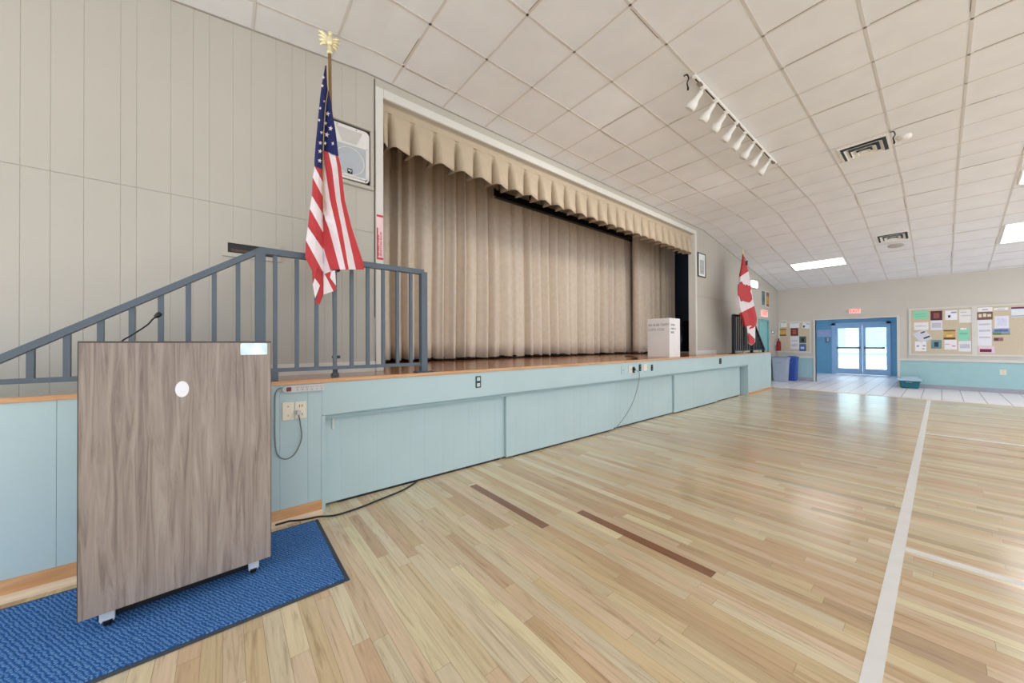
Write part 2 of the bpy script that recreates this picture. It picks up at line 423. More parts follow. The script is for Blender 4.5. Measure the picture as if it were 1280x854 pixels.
# proscenium casing (white) and reveal
mb = MB()
mb.box((XW, YA-.072, ZD), (XW+.018, YA, ZO+.085), bev=.004)
mb.box((XW, YA, ZO), (XW+.018, YB+.075, ZO+.085), bev=.004)
mb.box((XW, YB, ZD), (XW+.018, YB+.075, ZO), bev=.004)
mb.box((XW-.13, YA-.02, ZD), (XW, YA-.001, ZO+.02)); mb.box((XW-.13, YB+.001, ZD), (XW, YB+.02, ZO+.02)); mb.box((XW-.13, YA-.02, ZO+.001), (XW, YB+.02, ZO+.02))
struct(mb.build('trim_5', 'white', origin=(XW, YA, ZD)))
mb = MB(); mb.box((XW+.0005, YA-.082, 1.45), (XW+.004, YA-.073, ZC-.03)); struct(mb.build('trim_6', mat('panel joint', (96, 88, 78), .8)))
# backstage shell; unseen dark walls and upper wall added to keep light out
mb = MB(); mb.box((-6.3, -.6, .5), (-6.2, 10.8, 4.6), 1); mb.box((-6.3, -.7, .5), (XW-.07, -.6, 4.6), 1); mb.box((-6.3, 10.6, .5), (XW-.07, 10.7, 4.6), 0); mb.box((-6.3, -.7, 4.5), (XW-.07, 10.8, 4.6), 1)
mb.box((XW-.14, -.7, ZC-.02), (XW-.06, 10.8, 4.6), 1); mb.box((-6.3, -.7, .4), (XW-.07, 10.8, .5), 1)
struct(mb.build('wall_backstage', ['navy', 'dark']))
# ------------------------------------------------------------------ stage
st = thing('stage', 'long raised stage with pale blue panelled front and oak nosing', 'stage', (XS, 5, 0))
YE = 11.0
mb = MB(); mb.box((XW+.001, YA-1.2, ZD-.05), (XS-.022, YE, ZD)); mb.box((XW-.141, YA, ZD-.05), (XW+.001, YB, ZD)); mb.box((-6.19, -.59, ZD-.05), (XW-.141, 10.59, ZD)); mb.build('deck', 'deck', st)
mb = MB(); mb.box((XS-.03, -4.0, .926), (XS+.012, YE+.012, ZD+.006), bev=.004); mb.box((XS-.6, YE-.01, .926), (XS-.03, YE+.012, ZD+.006)); mb.build('nosing', 'oak', st)
mb = MB(); panelled(mb, -4.0, .527, .0, .926, [S(71,600,XS).y, S(349.5,550,XS).y, S(384.5,550,XS).y, -.95, -1.3, .09, -.12, -.34], XS, th=.05)
mb.build('front_panel', 'blue', st, recalc=False); mb = MB(); panelled(mb, 9.285, YE, 0, .926, [9.7, 10.1, 10.5, 10.9], XS, th=.05)
mb.box((XS-.6, YE-.02, 0), (XS, YE, .926))
mb.build('front_panel', 'blue', st, recalc=False)
mb = MB(); mb.box((XS-.05, .527, .69), (XS, 9.285, .926), bev=.003); mb.build('fascia', 'blue', st)
mb = MB(); mb.box((XS-.16, .527, 0), (XS+.004, .55, .689)); mb.build('door_jamb', 'blue', st); mb = MB(); mb.box((XS-.16, 9.262, 0), (XS, 9.284, .689)); mb.build('door_jamb', 'blue', st)
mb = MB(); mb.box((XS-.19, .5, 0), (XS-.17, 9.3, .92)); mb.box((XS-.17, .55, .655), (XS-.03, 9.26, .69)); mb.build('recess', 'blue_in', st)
mb = MB()
for i in range(5): mb.box((XW+.01, -.04-.26*(i+1), 0), (XR-.08, -.04-.26*i, ZD-.16*(i+1)))
mb.build('steps', mat('pale bounce tread', (222, 218, 212), .6), st)  # pale colour chosen to bounce light onto the wall behind
# sliding doors
db = [.555, 2.275, 4.12, 5.90, 7.65, 9.03]
dlab = ['wide pale blue sliding door under the stage, nearest the podium, with white pull', 'pale blue sliding door under the stage, below the dark green outlet', 'pale blue sliding door under the stage, with a cord hanging down it', 'pale blue sliding door under the stage, before the far end one', 'narrow pale blue sliding door at the far end of the stage front']
for i in range(5):
    X = XS-.095 if i % 2 == 0 else XS-.062
    a, b_ = db[i]-(.0 if i == 0 else .02), db[i+1]+(.02 if i < 4 else 0)
    t = thing('sliding_door', dlab[i], 'sliding door', (X-.012, (a+b_)/2, .0), group='sliding storage doors under the stage')
    mb = MB(); gv = []; q = a+.12
    while q < b_: gv.append(q); q += pat[int(q*10) % 6]+.02
    panelled(mb, a, b_, .018, .655, gv, X, th=.024, gw=.004, gd=.0012); mb.build('door_panel', 'blue', t, recalc=False)
    mb = MB(); mb.box((X-.018, a+.1, .0), (X-.004, b_-.1, .019)); mb.build('bottom_track', 'black', t)
    if i == 0:
        mb = MB(); p = S(416, 529, X); mb.box((X, p.y-.008, p.z-.045), (X+.014, p.y+.006, p.z+.045), bev=.003); o = mb.build('pull_handle', 'white', t); o['label'] = 'white pull handle'
        mb = MB(); p = S(633.5, 498, X); mb.box((X, p.y-.02, p.z-.04), (X+.004, p.y+.015, p.z+.04), bev=.002); mb.build('latch', 'grey_pl', t)
# base trim in front of the stage panel
mb = MB(); mb.box((XS, -4.0, 0), (XS+.014, .527, .095), bev=.003); mb.box((XS, 9.29, 0), (XS+.012, YE, .05)); struct(mb.build('baseboard_left', 'oak'))
mb = MB()
prof = [(0,0),(.03,0),(.028,.012),(.02,.022),(.01,.028),(0,.03)]
mb.prism([(XS+.014+a, -4.0, b_) for a, b_ in prof], (0, 4.53, 0)); struct(mb.build('trim_7', 'oak2'))
# ------------------------------------------------------------------ floor lines
def line(label, a, b_, w, along):
    mb = MB()
    if along == 'y': mb.box((a[0]-w/2, a[1], 0), (a[0]+w/2, b_[1], .0012))
    else: mb.box((a[0], a[1]-w/2, 0), (b_[0], a[1]+w/2, .0012))
    return tag(mb.build('floor_line', 'linew'), label, 'floor line', 'white court lines on the wood floor')
M['linew'] = mat('white floor paint', (226, 226, 224), .4, var=.04, scale=9)
line('long white line running down the hall to the tile', (-.166, -1, 0), (-.166, YT-.1, 0), .052, 'y')
line('nearer short white cross line on the wood floor at right', (-.139, 3.05, 0), (3.5, 3.05, 0), .052, 'x')
line('farther short white cross line on the wood floor at right', (-.139, 7.1, 0), (3.5, 7.1, 0), .075, 'x')
# ------------------------------------------------------------------ railings
def railing(label, mtl, flat, slope_end, z_end, post_ys, bal_ys, zt, zb, kneefoot):
    y_lo, y_hi = flat
    t = thing('stage_railing', label, 'railing', (XR, (y_lo+y_hi)/2, ZD))
    sg = -1 if slope_end < y_lo else 1
    yk = y_lo if sg < 0 else y_hi
    mb = MB(); h = .042; wd = .024
    def rz(y):
        if sg < 0 and y < yk: return zt+(z_end-zt)*(yk-y)/(yk-slope_end)
        if sg > 0 and y > yk: return zt+(z_end-zt)*(y-yk)/(slope_end-yk)
        return zt
    ys = [slope_end, y_lo, y_hi] if sg < 0 else [y_lo, y_hi, slope_end]
    for a, b_ in zip(ys, ys[1:]):
        c = [(XR-wd, a, rz(a)-h),(XR+wd, a, rz(a)-h),(XR+wd, b_, rz(b_)-h),(XR-wd, b_, rz(b_)-h),(XR-wd, a, rz(a)),(XR+wd, a, rz(a)),(XR+wd, b_, rz(b_)),(XR-wd, b_, rz(b_))]
        mb.raw(c, [(0,3,2,1),(4,5,6,7),(0,1,5,4),(1,2,6,5),(2,3,7,6),(3,0,4,7)])
    mb.build('top_rail', mtl, t)
    mb = MB(); mb.box((XR-.014, min(ys[0], slope_end)+.0, zb), (XR+.014, max(ys[-1], slope_end), zb+.026)); mb.build('bottom_rail', mtl, t)
    for y in post_ys:
        mb = MB(); mb.box((XR-.029, y-.029, ZD+.008), (XR+.029, y+.029, rz(y)-.02), bev=.003); p = mb.build('post', mtl, t)
        mb = MB(); mb.box((XR-.07, y-.07, ZD), (XR+.07, y+.07, ZD+.009), bev=.003)
        for dx in (-.05, .05):
            for dy in (-.05, .05): mb.lathe([(.008,0),(.008,.006)], (XR+dx, y+dy, ZD+.008), seg=6)
        sub(mb, 'base_plate', mtl, p)
    for y in bal_ys:
        if rz(y)-h-zb < .06: continue
        mb = MB(); mb.box((XR-.0125, y-.0125, zb+.01), (XR+.0125, y+.0125, rz(y)-h+.006)); mb.build('baluster', mtl, t)
    mb = MB(); mb.box((XR-.02, kneefoot-.02, ZD), (XR+.02, kneefoot+.02, zb+.005)); mb.build('support_foot', mtl, t)
    return t
bal = [.265,.396,.522,.647,.769,.892,1.016,1.138,1.258] + [.06,-.06,-.182,-.303,-.421,-.540,-.658,-.776,-.895,-1.015,-1.135,-1.255]
railing('slate grey metal guard railing at the near end of the stage', 'rail', (.18, 1.375), -1.55, .69, (.18, 1.375), bal, 1.865, 1.006, .262)
balf = [8.83+.122*i for i in range(1, 22)]
railing('dark navy metal guard railing at the far end of the stage', 'railblk', (8.83, 10.02), 10.97, 1.03, (8.83, 10.02), balf, 1.84, 1.006, 10.9)
# ------------------------------------------------------------------ curtains and valance
def cloth_folds(ya, yb, X, z0, z1, seed, per=.23, amp=.095, name='stage_curtain'):
    rr = random.Random(seed); pts = []; y = ya; ph = 0
    folds = []
    while y < yb:
        p = per*rr.uniform(.65, 1.35); folds.append((y, p, rr.uniform(.6, 1.25), rr.uniform(.3, .7))); y += p
    for y, p, a, sk in folds:
        n = 14
        for k in range(n):
            u = k/n
            q = u/sk*.5 if u < sk else .5+(u-sk)/(1-sk)*.5
            prof = abs(math.sin(math.pi*q))**.7+.16*math.sin(q*9.+a*20)*math.sin(math.pi*q)   # rounded front, narrow deep valley, side tucks
            pts.append((X+amp*a*(prof-.5)*2*.8, y+p*u, a))
    NZ = 12; mb = MB(); vs = []; fs = []; n = len(pts)
    sw = [rr.uniform(-.012, .012) for _ in pts]
    for j in range(NZ+1):
        z = z0+(z1-z0)*j/NZ
        for i, (x, y, a) in enumerate(pts):
            s2 = 1-.25*(j/NZ)
            vs.append((X+(x-X)*s2, y+.02*math.sin(y*1.7+j*.35)*(1-j/NZ), z+(.008*math.sin(y*9) if j == 0 else 0)))
    for j in range(NZ):
        for i in range(n-1): fs.append((j*n+i, j*n+i+1, (j+1)*n+i+1, (j+1)*n+i))
    mb.raw(vs, fs, 0, True)
    return mb
def solid(o, th):
    md = o.modifiers.new('thickness', 'SOLIDIFY'); md.thickness = th; md.offset = 0; return o
t = thing('stage_curtain', 'wide tan pleated main curtain closed across the stage', 'curtain', (-4.8, 4.9, ZD))
solid(cloth_folds(1.35, 8.45, -4.8, ZD+.035, 4.12, 3).build('cloth', 'curtain', t, recalc=False), .004)
mb = cloth_folds(1.35, 8.45, -4.8, ZD+.016, ZD+.05, 3); solid(mb.build('hem', 'black', t, recalc=False), .008)
t = thing('stage_curtain', 'narrow tan pleated side curtain at the right end behind the white box', 'curtain', (-4.5, 8.4, ZD))
solid(cloth_folds(7.40, 9.25, -4.5, ZD+.035, 4.1, 8, per=.2).build('cloth', 'curtain', t, recalc=False), .004)
mb = cloth_folds(7.40, 9.25, -4.5, ZD+.016, ZD+.05, 8, per=.2); solid(mb.build('hem', 'black', t, recalc=False), .008)
# batten
t = thing('curtain_batten', 'long black curtain batten hanging below the valance', 'batten', (-4.62, 5.6, 3.7))
zbb = (S(640,255,-4.60).z+S(795,301.5,-4.60).z)/2
mb = MB(); mb.box((-4.66, 3.4, zbb), (-4.58, 9.6, zbb+.11), bev=.006); mb.build('track_beam', 'black', t)
mb = MB(); mb.box((-4.67, 3.36, zbb-.01), (-4.57, 3.40, zbb+.12)); mb.build('end_bracket', 'chrome', t)
for yy in (4.2, 6.4, 8.6):
    mb = MB(); mb.box((-4.63, yy-.015, zbb+.11), (-4.61, yy+.015, 4.5)); mb.build('hanger', 'black', t)
# valance with box pleats
XV = XW-.08
px = [485.6,515,543.5,570.5,593.5,616.5,637,656,674,690.5,706,720.5,734.5,748,760,771,782,792,802,811,819.5,828,836,844,852,858]
fy = [S(x, 250, XV).y for x in px]
zv1, zv0 = ZO-.002, 3.155
def valance():
    rr = random.Random(5); prof_top = []; prof_bot = []
    ed = [YA+.004]+fy+[YB-.004]
    NZ = 8; cols = []
    for a, b_ in zip(ed, ed[1:]):
        w = b_-a
        for u, dx, dip in ((0,-.19,.03),(.10,-.185,.028),(.115,-.08,.024),(.15,.0,.014),(.22,.05,.0),(.29,.062,-.006),(.45,.058,-.02),(.65,.045,-.026),(.82,.024,-.022),(.91,-.004,-.012),(.945,-.04,.0),(.96,-.19,.02)):
            cols.append((a+w*u, dx, dip))
    vs = []; fs = []; n = len(cols)
    for j in range(NZ+1):
        v = j/NZ                       # 0 top
        zz = zv1+(zv0-zv1)*v
        flare = max(0, (v-.12)/.88)**.85
        for (y, dx, dip) in cols:
            vs.append((XV+dx*flare, y, zz+(dip*v if j == NZ else 0)))
    for j in range(NZ):
        for i in range(n-1): fs.append((j*n+i, j*n+i+1, (j+1)*n+i+1, (j+1)*n+i))
    mb = MB(); mb.raw(vs, fs, 0, True); return mb
t = thing('curtain_valance', 'tan box pleated valance across the top of the stage opening', 'valance', (XV, 4.5, zv0))
solid(valance().build('pleated_cloth', 'valance', t, recalc=False), .004)
mb = MB(); mb.box((XV-.008, YA+.003, ZO-.065), (XV+.006, YB-.003, ZO-.0)); mb.build('heading_band', 'valance', t)
# ------------------------------------------------------------------ wing: black cabinet, papers, white box
mb = MB(); p = G(857, 441, ZD)
t = thing('equipment_cabinet', 'tall black cabinet in the wing beside the blue grey wall', 'cabinet', (-4.3, 9.95, ZD))
mb = MB(); mb.box((-4.52, 9.75, ZD+.03), (-4.05, 10.3, 1.80), bev=.006); mb.build('body', 'black', t)
for q in ((-4.48, 9.8), (-4.1, 9.8), (-4.48, 10.25), (-4.1, 10.25)):
    mb = MB(); mb.lathe([(.02,0),(.025,.034)], (q[0], q[1], ZD), seg=10); mb.build('foot', 'black', t)
mb = MB(); mb.box((-4.3, 8.9, ZD), (-3.95, 9.3, ZD+.02)); mb.box((-4.25, 8.95, ZD+.02), (-4.0, 9.25, ZD+.03)); tag(mb.build('paper_stack', 'paper'), 'flat stack of white paper on the deck beside the black cabinet', 'paper')
bx0, bx1, by0, by1, bz1 = -3.40, -2.99, 5.98, 6.37, 1.635
t = thing('cardboard_box', 'tall white cardboard box with two lines of grey lettering, on the stage', 'box', ((bx0+bx1)/2, (by0+by1)/2, ZD))
mb = MB(); mb.box((bx0, by0, ZD), (bx1, by1, bz1), bev=.004); mb.build('carton', 'card', t)
def glyphs(mb, o, right, up, rows, h, mi=0, seed=1, d=.0015, each=None):
    """small blurred lettering: strokes of uneven letters in words"""
    rr = random.Random(seed); o = Vector(o); r = Vector(right).normalized(); u = Vector(up).normalized(); n = r.cross(u)
    for ri, words in enumerate(rows):
        x = 0.
        for w in words:
            for c in range(w):
                lw = h*rr.uniform(.35, .55); c0 = o+r*x-u*(ri*h*1.9)
                mb.obox(c0+r*(.07*h)+u*h*.5+n*d/2, r*.07*h, u*h*.5, n*d/2, mi)
                k = rr.choice((.15, .5, .9)); mb.obox(c0+r*lw*.5+u*h*k+n*d/2, r*lw*.45, u*.07*h, n*d/2, mi)
                if rr.random() < .6: mb.obox(c0+r*(lw*.9)+u*h*.4+n*d/2, r*.06*h, u*h*.4, n*d/2, mi)
                x += lw*1.3
            if each: each(mb); mb = MB()
            x += h*.5
ew = lambda q_: q_.build('printed_word', 'ink', t)
glyphs(MB(), (bx0+.02, by0-.0005, 1.50), (1,0,0), (0,0,1), [[3,5,6],[5,5]], .045, d=-.0015, each=ew)
glyphs(MB(), (bx1+.0005, by0+.05, 1.50), (0,1,0), (0,0,1), [[7],[8],[6]], .035, seed=3, each=ew)
mb = MB(); mb.box((bx0+.002, (by0+by1)/2-.002, bz1-.001), (bx1-.002, (by0+by1)/2+.002, bz1+.002)); mb.build('flap_seam', 'ink', t)
mb = MB(); p = G(784, 446, ZD); mb.tube([G(781,445.5,ZD+.006), G(790,446,ZD+.006), G(797,447,ZD+.008), G(790,448,ZD+.006), G(797,448.8,ZD+.006)], .006); tag(mb.build('loose_cord', 'black'), 'short black cord lying on the deck edge left of the white box', 'cord')
# ------------------------------------------------------------------ outlets on the fascia
def outlet(name, label, X, x0, y0, x1, y1, body, facem, sockets=True, group=None, sw=False):
    a = S(x0, y0, X); b_ = S(x1, y1, X)
    ya, yb = sorted((a.y, b_.y)); za, zb = sorted((a.z, b_.z))
    t = thing(name, label, 'outlet', (X, (ya+yb)/2, za), group=group)
    mb = MB(); mb.box((X, ya, za), (X+.007, yb, zb), bev=.003); mb.build('plate', body, t)
    yc = (ya+yb)/2; zm = (za+zb)/2
    if sockets:
        for dz in (-.25, .25):
            mb = MB(); zz = zm+dz*(zb-za); w = (yb-ya)*.28
            mb.box((X+.006, yc-w, zz-w*.9), (X+.0085, yc+w, zz+w*.9), 0, .001)
            for dy in (-.4, .4): mb.box((X+.0084, yc+dy*w-.002, zz-.008), (X+.0092, yc+dy*w+.002, zz+.008), 1)
            mb.build('socket', facem, t)
    if sw:
        mb = MB(); mb.box((X+.006, yc-.006, zm-.012), (X+.016, yc+.006, zm+.012), bev=.002); mb.build('toggle', body, t)
    return t
M['green_dk'] = mat('dark green plastic', (30, 66, 64), .4)
M['white_em'] = mat('white label', (225, 228, 228), .5)
outlet('wall_outlet', 'dark green outlet on the stage fascia, nearest the podium', XS, 594.3, 470.5, 601, 484.5, 'green_dk', ['white_em', 'black'])
outlet('wall_plate', 'pale blue blank plate on the stage fascia, left of the white one', XS, 776.3, 457.5, 780.3, 467.8, 'blue', None, False, sw=True)
outlet('wall_plate', 'white blank plate on the stage fascia beside the plugged-in black outlet', XS, 785.3, 457, 790, 466, 'white', None, False, sw=True)
outlet('wall_outlet', 'black outlet on the stage fascia with the grey cord plugged in', XS, 790.6, 458.8, 793.4, 466, 'black', ['black', 'grey_pl'])
outlet('wall_outlet', 'black outlet on the stage fascia just right of the plugged-in one', XS, 798.4, 455.6, 801.2, 464, 'black', ['black', 'grey_pl'])
outlet('wall_plate', 'cream blank plate on the stage fascia between two black outlets', XS, 804, 455.2, 808.5, 463.6, 'ivory', None, False)
outlet('wall_outlet', 'black outlet on the stage fascia under the white box', XS, 813.5, 456, 816, 463.4, 'black', ['black', 'grey_pl'])
outlet('wall_outlet', 'small black outlet on the stage fascia near the far end', XS, 899, 448.2, 901.6, 455, 'black', ['black', 'grey_pl'])
def smooth(pts, n=6):
    P = [Vector(p) for p in pts]; P = [P[0]]+P+[P[-1]]; out = []
    for i in range(1, len(P)-2):
        for k in range(n):
            t = k/n; a, b_, c, d = P[i-1], P[i], P[i+1], P[i+2]
            out.append(.5*((2*b_)+(-a+c)*t+(2*a-5*b_+4*c-d)*t*t+(-a+3*b_-3*c+d)*t**3))
    out.append(P[-2]); return out
M['cordgrey'] = mat('grey cord', (120, 128, 130), .5)
t = thing('hanging_cord', 'thin grey cord hanging from the black outlet down the sliding door', 'cord', S(799, 463, XS+.03))
mb = MB(); mb.tube(smooth([S(793, 462, XS+.02), S(797, 464, XS+.045), S(799.2, 468, XS+.04), S(797.5, 482, XS+.03), S(791, 503, XS+.02), S(781, 521, XS+.01), S(768, 537.5, XS+.0)]), .0045); mb.build('cable', 'cordgrey', t)
mb = MB(); p = S(792.2, 461.5, XS+.02); mb.box((XS+.009, p.y-.016, p.z-.016), (XS+.045, p.y+.016, p.z+.016), bev=.005); mb.build('plug', 'black', t)
# ------------------------------------------------------------------ plates and power strip by the podium
t1 = outlet('switch_plate', 'cream blank switch plate on the pale blue stage front, left of the outlet', XS, 352.5, 503.5, 367.6, 524.5, 'ivory', None, False)
mb = MB(); p = S(360, 514, XS); mb.lathe([(.004,0),(.004,.0085)], (XS, p.y, p.z+.03), (1,0,0), seg=8); mb.build('screw', 'chrome', t1); mb = MB(); mb.lathe([(.004,0),(.004,.0085)], (XS, p.y, p.z-.03), (1,0,0), seg=8); mb.build('screw', 'chrome', t1)
outlet('wall_outlet', 'cream duplex outlet with the grey cord of the power strip plugged in', XS, 368.4, 502.5, 383, 522, 'ivory', ['ivory', 'black'])
a = S(352, 484, XS); b_ = S(404.5, 483, XS)
ps = thing('power_strip', 'light grey power strip screwed to the stage front beside the podium', 'power strip', (XS, (a.y+b_.y)/2, .878))
z0s, z1s = .874, .921
mb = MB()
poly = [(0, z0s), (0, z1s)]
y0s, y1s = a.y, b_.y
outl = [(y1s, z0s), (y1s, z1s), (y0s+.03, z1s), (y0s+.01, z1s-.008), (y0s, (z0s+z1s)/2), (y0s+.01, z0s+.008), (y0s+.03, z0s)]
mb.prism([(XS, p[0], p[1]) for p in outl], (.028, 0, 0)); mb.build('housing', 'grey_pl', ps)
mb = MB(); mb.box((XS+.027, y0s+.024, .884), (XS+.034, y0s+.052, .912), bev=.002); o = mb.build('rocker_switch', mat('dark red switch', (98, 30, 34), .4), ps); o['label'] = 'dark red rocker switch'
for i in range(6):
    yc = y0s+.088+i*.0295; mb = MB(); zz = (z0s+z1s)/2
    mb.box((XS+.0278, yc-.008, zz+.004), (XS+.0286, yc-.004, zz+.013)); mb.box((XS+.0278, yc+.003, zz+.004), (XS+.0286, yc+.007, zz+.012)); mb.lathe([(.004,0),(.004,.0008)], (XS+.0278, yc, zz-.008), (1,0,0), seg=8)
    mb.build('socket', 'ink', ps)
cp = [(352,485,.014),(347,487.5,.016),(344,495,.012),(343.6,515,.012),(344,553,.012),(347.5,569,.014),(357.5,574,.016),(369,567,.016),(377,548,.016),(375.5,530,.02),(373.3,518,.03)]
mb = MB(); mb.tube(smooth([S(x, y, XS+d) for x, y, d in cp]), .004); mb.build('power_cord', 'cordgrey', ps)
mb = MB(); p = S(373, 515.5, XS+.02); mb.box((XS+.0095, p.y-.013, p.z-.016), (XS+.04, p.y+.013, p.z+.012), bev=.004); mb.build('plug', 'grey_pl', ps)
# black cable along the floor
cb = [(341,647),(352,651.5),(362,653.2),(374,653),(386,651),(399,648.4),(420,644),(450,634.5),(470,626.5),(490,618.5),(505,612),(516,605.5),(522,601)]
pts = []
for x, y in cb:
    p = G(x, y, .008); p.x = max(p.x, XS+.045 if p.y < .5 else -9)
    if p.y < .50: p.z = .021
    pts.append(p)
mb = MB(); mb.tube(smooth(pts), .0065); tag(mb.build('floor_cable', 'black'), 'black cable lying on the wood floor along the sliding door', 'cable')
# ------------------------------------------------------------------ mat
def mat_mat():
    T = bpy.data.materials.new('blue ribbed carpet'); T.use_nodes = True
    nt = T.node_tree; b = nt.nodes['Principled BSDF']; b.inputs['Roughness'].default_value = .95; b.inputs['Specular IOR Level'].default_value = .1
    tc = nt.nodes.new('ShaderNodeTexCoord')
    def wave(rotz, sc):
        mp = nt.nodes.new('ShaderNodeMapping'); mp.inputs['Rotation'].default_value = (0, 0, rotz); nt.links.new(tc.outputs['Object'], mp.inputs[0])
        w = nt.nodes.new('ShaderNodeTexWave'); w.inputs['Scale'].default_value = sc; w.inputs['Distortion'].default_value = 5.; w.inputs['Detail'].default_value = 3; w.inputs['Detail Scale'].default_value = 2.4
        nt.links.new(mp.outputs[0], w.inputs[0]); return w
    a = wave(math.radians(62), 24); c = wave(math.radians(-8), 34)
    mx = nt.nodes.new('ShaderNodeMath'); mx.operation = 'MULTIPLY'; nt.links.new(a.outputs['Fac'], mx.inputs[0]); nt.links.new(c.outputs['Fac'], mx.inputs[1])
    r = nt.nodes.new('ShaderNodeValToRGB'); e = r.color_ramp.elements
    e[0].position = 0; e[0].color = lin((42, 84, 148)); e[1].position = .7; e[1].color = lin((112, 158, 208)); k = e.new(.25); k.color = lin((72, 120, 182))
    nt.links.new(mx.outputs[0], r.inputs[0]); nt.links.new(r.outputs[0], b.inputs['Base Color'])
    bp = nt.nodes.new('ShaderNodeBump'); bp.inputs['Strength'].default_value = .6; bp.inputs['Distance'].default_value = .004
    nt.links.new(mx.outputs[0], bp.inputs['Height']); nt.links.new(bp.outputs[0], b.inputs['Normal']); return T
M['rug'] = mat_mat()
mx0, mx1, my0, my1 = -2.70, -1.905, -1.7, .487
t = thing('floor_mat', 'blue ribbed floor mat with dark rubber edge under the podium', 'mat', ((mx0+mx1)/2, (my0+my1)/2, 0))
mb = MB(); mb.box((mx0+.022, my0+.022, 0), (mx1-.022, my1-.022, .011)); mb.build('carpet_pile', 'rug', t)
mb = MB()
for a, b_ in (((mx0,my0),(mx1,my0+.022)),((mx0,my1-.022),(mx1,my1)),((mx0,my0+.022),(mx0+.022,my1-.022)),((mx1-.022,my0+.022),(mx1,my1-.022))): mb.box((*a, 0), (*b_, .007), bev=.003)
mb.build('rubber_border', mat('dark rubber', (62, 72, 82), .8), t)
# ------------------------------------------------------------------ podium
pa = G(96.4, 779, .090); pb = G(338.8, 695.8, .090)
pw = (pb-pa).length; ang = math.atan2(pb.y-pa.y, pb.x-pa.x)-math.pi/2
pc = (pa+pb)/2
pod = thing('podium', 'rolling lectern with walnut laminate front on casters standing on the blue mat', 'podium', (pc.x, pc.y, .011), rotz=ang)
# local frame: +x faces the hall, y along the front, z up from the mat
hp = 1.202; zb_ = .079
mb = MB(); mb.box((-.018, -pw/2, zb_), (0, pw/2, hp), 0, .0015); mb.build('front_panel', 'lam', pod, local=True)
mb = MB(); mb.box((-.021, -pw/2, hp-.004), (.001, pw/2, hp+.0035)); mb.box((-.0181, -pw/2-.0012, zb_), (.0004, -pw/2+.0008, hp)); mb.box((-.0181, pw/2-.0008, zb_), (.0004, pw/2+.0012, hp)); mb.build('edge_banding', 'lamedge', pod, local=True)
for s in (-1, 1):
    mb = MB(); y = s*(pw/2-.009-.012); mb.box((-.40, y-.009, zb_+.015), (-.018, y+.009, 1.12)); mb.build('side_panel', 'lam', pod, local=True)
mb = MB(); mb.raw([(-.42,-pw/2,1.06),(-.018,-pw/2,1.165),(-.018,pw/2,1.165),(-.42,pw/2,1.06),(-.42,-pw/2,1.08),(-.018,-pw/2,1.185),(-.018,pw/2,1.185),(-.42,pw/2,1.08)], [(0,3,2,1),(4,5,6,7),(0,1,5,4),(1,2,6,5),(2,3,7,6),(3,0,4,7)]); mb.build('sloped_top', 'lam', pod, local=True)
mb = MB(); mb.box((-.39, -pw/2+.03, zb_+.015), (-.018, pw/2-.03, zb_+.035)); mb.build('bottom_shelf', 'lam', pod, local=True)
mb = MB(); mb.box((-.38, -pw/2+.03, .62), (-.03, pw/2-.03, .638)); mb.build('shelf', 'lam', pod, local=True)
M['zinc'] = mat('zinc plated bracket', (206, 210, 214), .35, .25)
def caster(x, y):
    mb = MB(); mb.box((x-.03, y-.026, zb_+.006), (x+.03, y+.026, zb_+.015)); mb.box((x-.02, y-.020, .022), (x+.012, y-.015, zb_-.008)); mb.box((x-.02, y+.015, .022), (x+.012, y+.020, zb_-.008)); mb.box((x-.024, y-.020, zb_-.02), (x+.014, y+.020, zb_-.008), bev=.004); mb.lathe([(.009,0),(.009,.02)], (x, y, zb_-.01), seg=10); mb.box((x+.0205, y-.022, .034), (x+.0235, y+.022, zb_-.006), bev=.001)
    c = mb.build('caster', 'zinc', pod, local=True)
    mb = MB(); mb.lathe([(.019,-.013),(.026,-.009),(.026,.009),(.019,.013)], (x-.006, y, .026), (0,1,0), seg=20); w = mb.build('wheel', 'black', None, origin=(0,0,0)); w.parent = c
mb = MB(); mb.box((-.36, -pw/2+.04, .010), (-.095, pw/2-.04, zb_+.014)); mb.build('shade_block', 'black', pod, local=True)  # black block added to darken the shade under the podium
for x, y in ((-.05, -pw/2+.075), (-.05, pw/2-.07), (-.395, -pw/2+.075), (-.395, pw/2-.07)): caster(x, y)
# badge, sticker
inv = (Matrix.Translation(pod.location) @ Matrix.Rotation(ang, 4, 'Z')).inverted()
def onfront(x, y):
    p0 = inv @ CAM; d = (inv.to_3x3() @ _ray(x, y)); return p0+d*((.0-p0.x)/d.x)
c = onfront(227.7, 486.5); ry = (onfront(236.3, 486.5)-c).length; rz_ = (onfront(227.7, 476.5)-c).length
mb = MB()
n = 28; poly = [(0, c.y+ry*math.cos(2*math.pi*k/n), c.z+rz_*math.sin(2*math.pi*k/n)) for k in range(n)]
mb.prism(poly, (.004, 0, 0)); o = mb.build('oval_badge', mat('white enamel', (232, 232, 238), .3), pod, local=True); o['label'] = 'white oval badge'
a = onfront(300.5, 428.6); b_ = onfront(334, 443.2)
def rrect(y0, y1, z0, z1, r, x, n=5):
    out = []
    for cy, cz, s in ((y1-r, z1-r, 0), (y0+r, z1-r, 1), (y0+r, z0+r, 2), (y1-r, z0+r, 3)):
        for k in range(n+1):
            w = (s+k/n)*math.pi/2; out.append((x, cy+r*math.cos(w), cz+r*math.sin(w)))
    return out
mb = MB(); mb.prism(rrect(a.y, b_.y, b_.z, a.z-.002, .007, 0), (.0015, 0, 0))
o = mb.build('foil_sticker', mat('silver foil', (215, 240, 245), .3, .25, var=.25, scale=18), pod, local=True); o['label'] = 'shiny pale silver sticker'
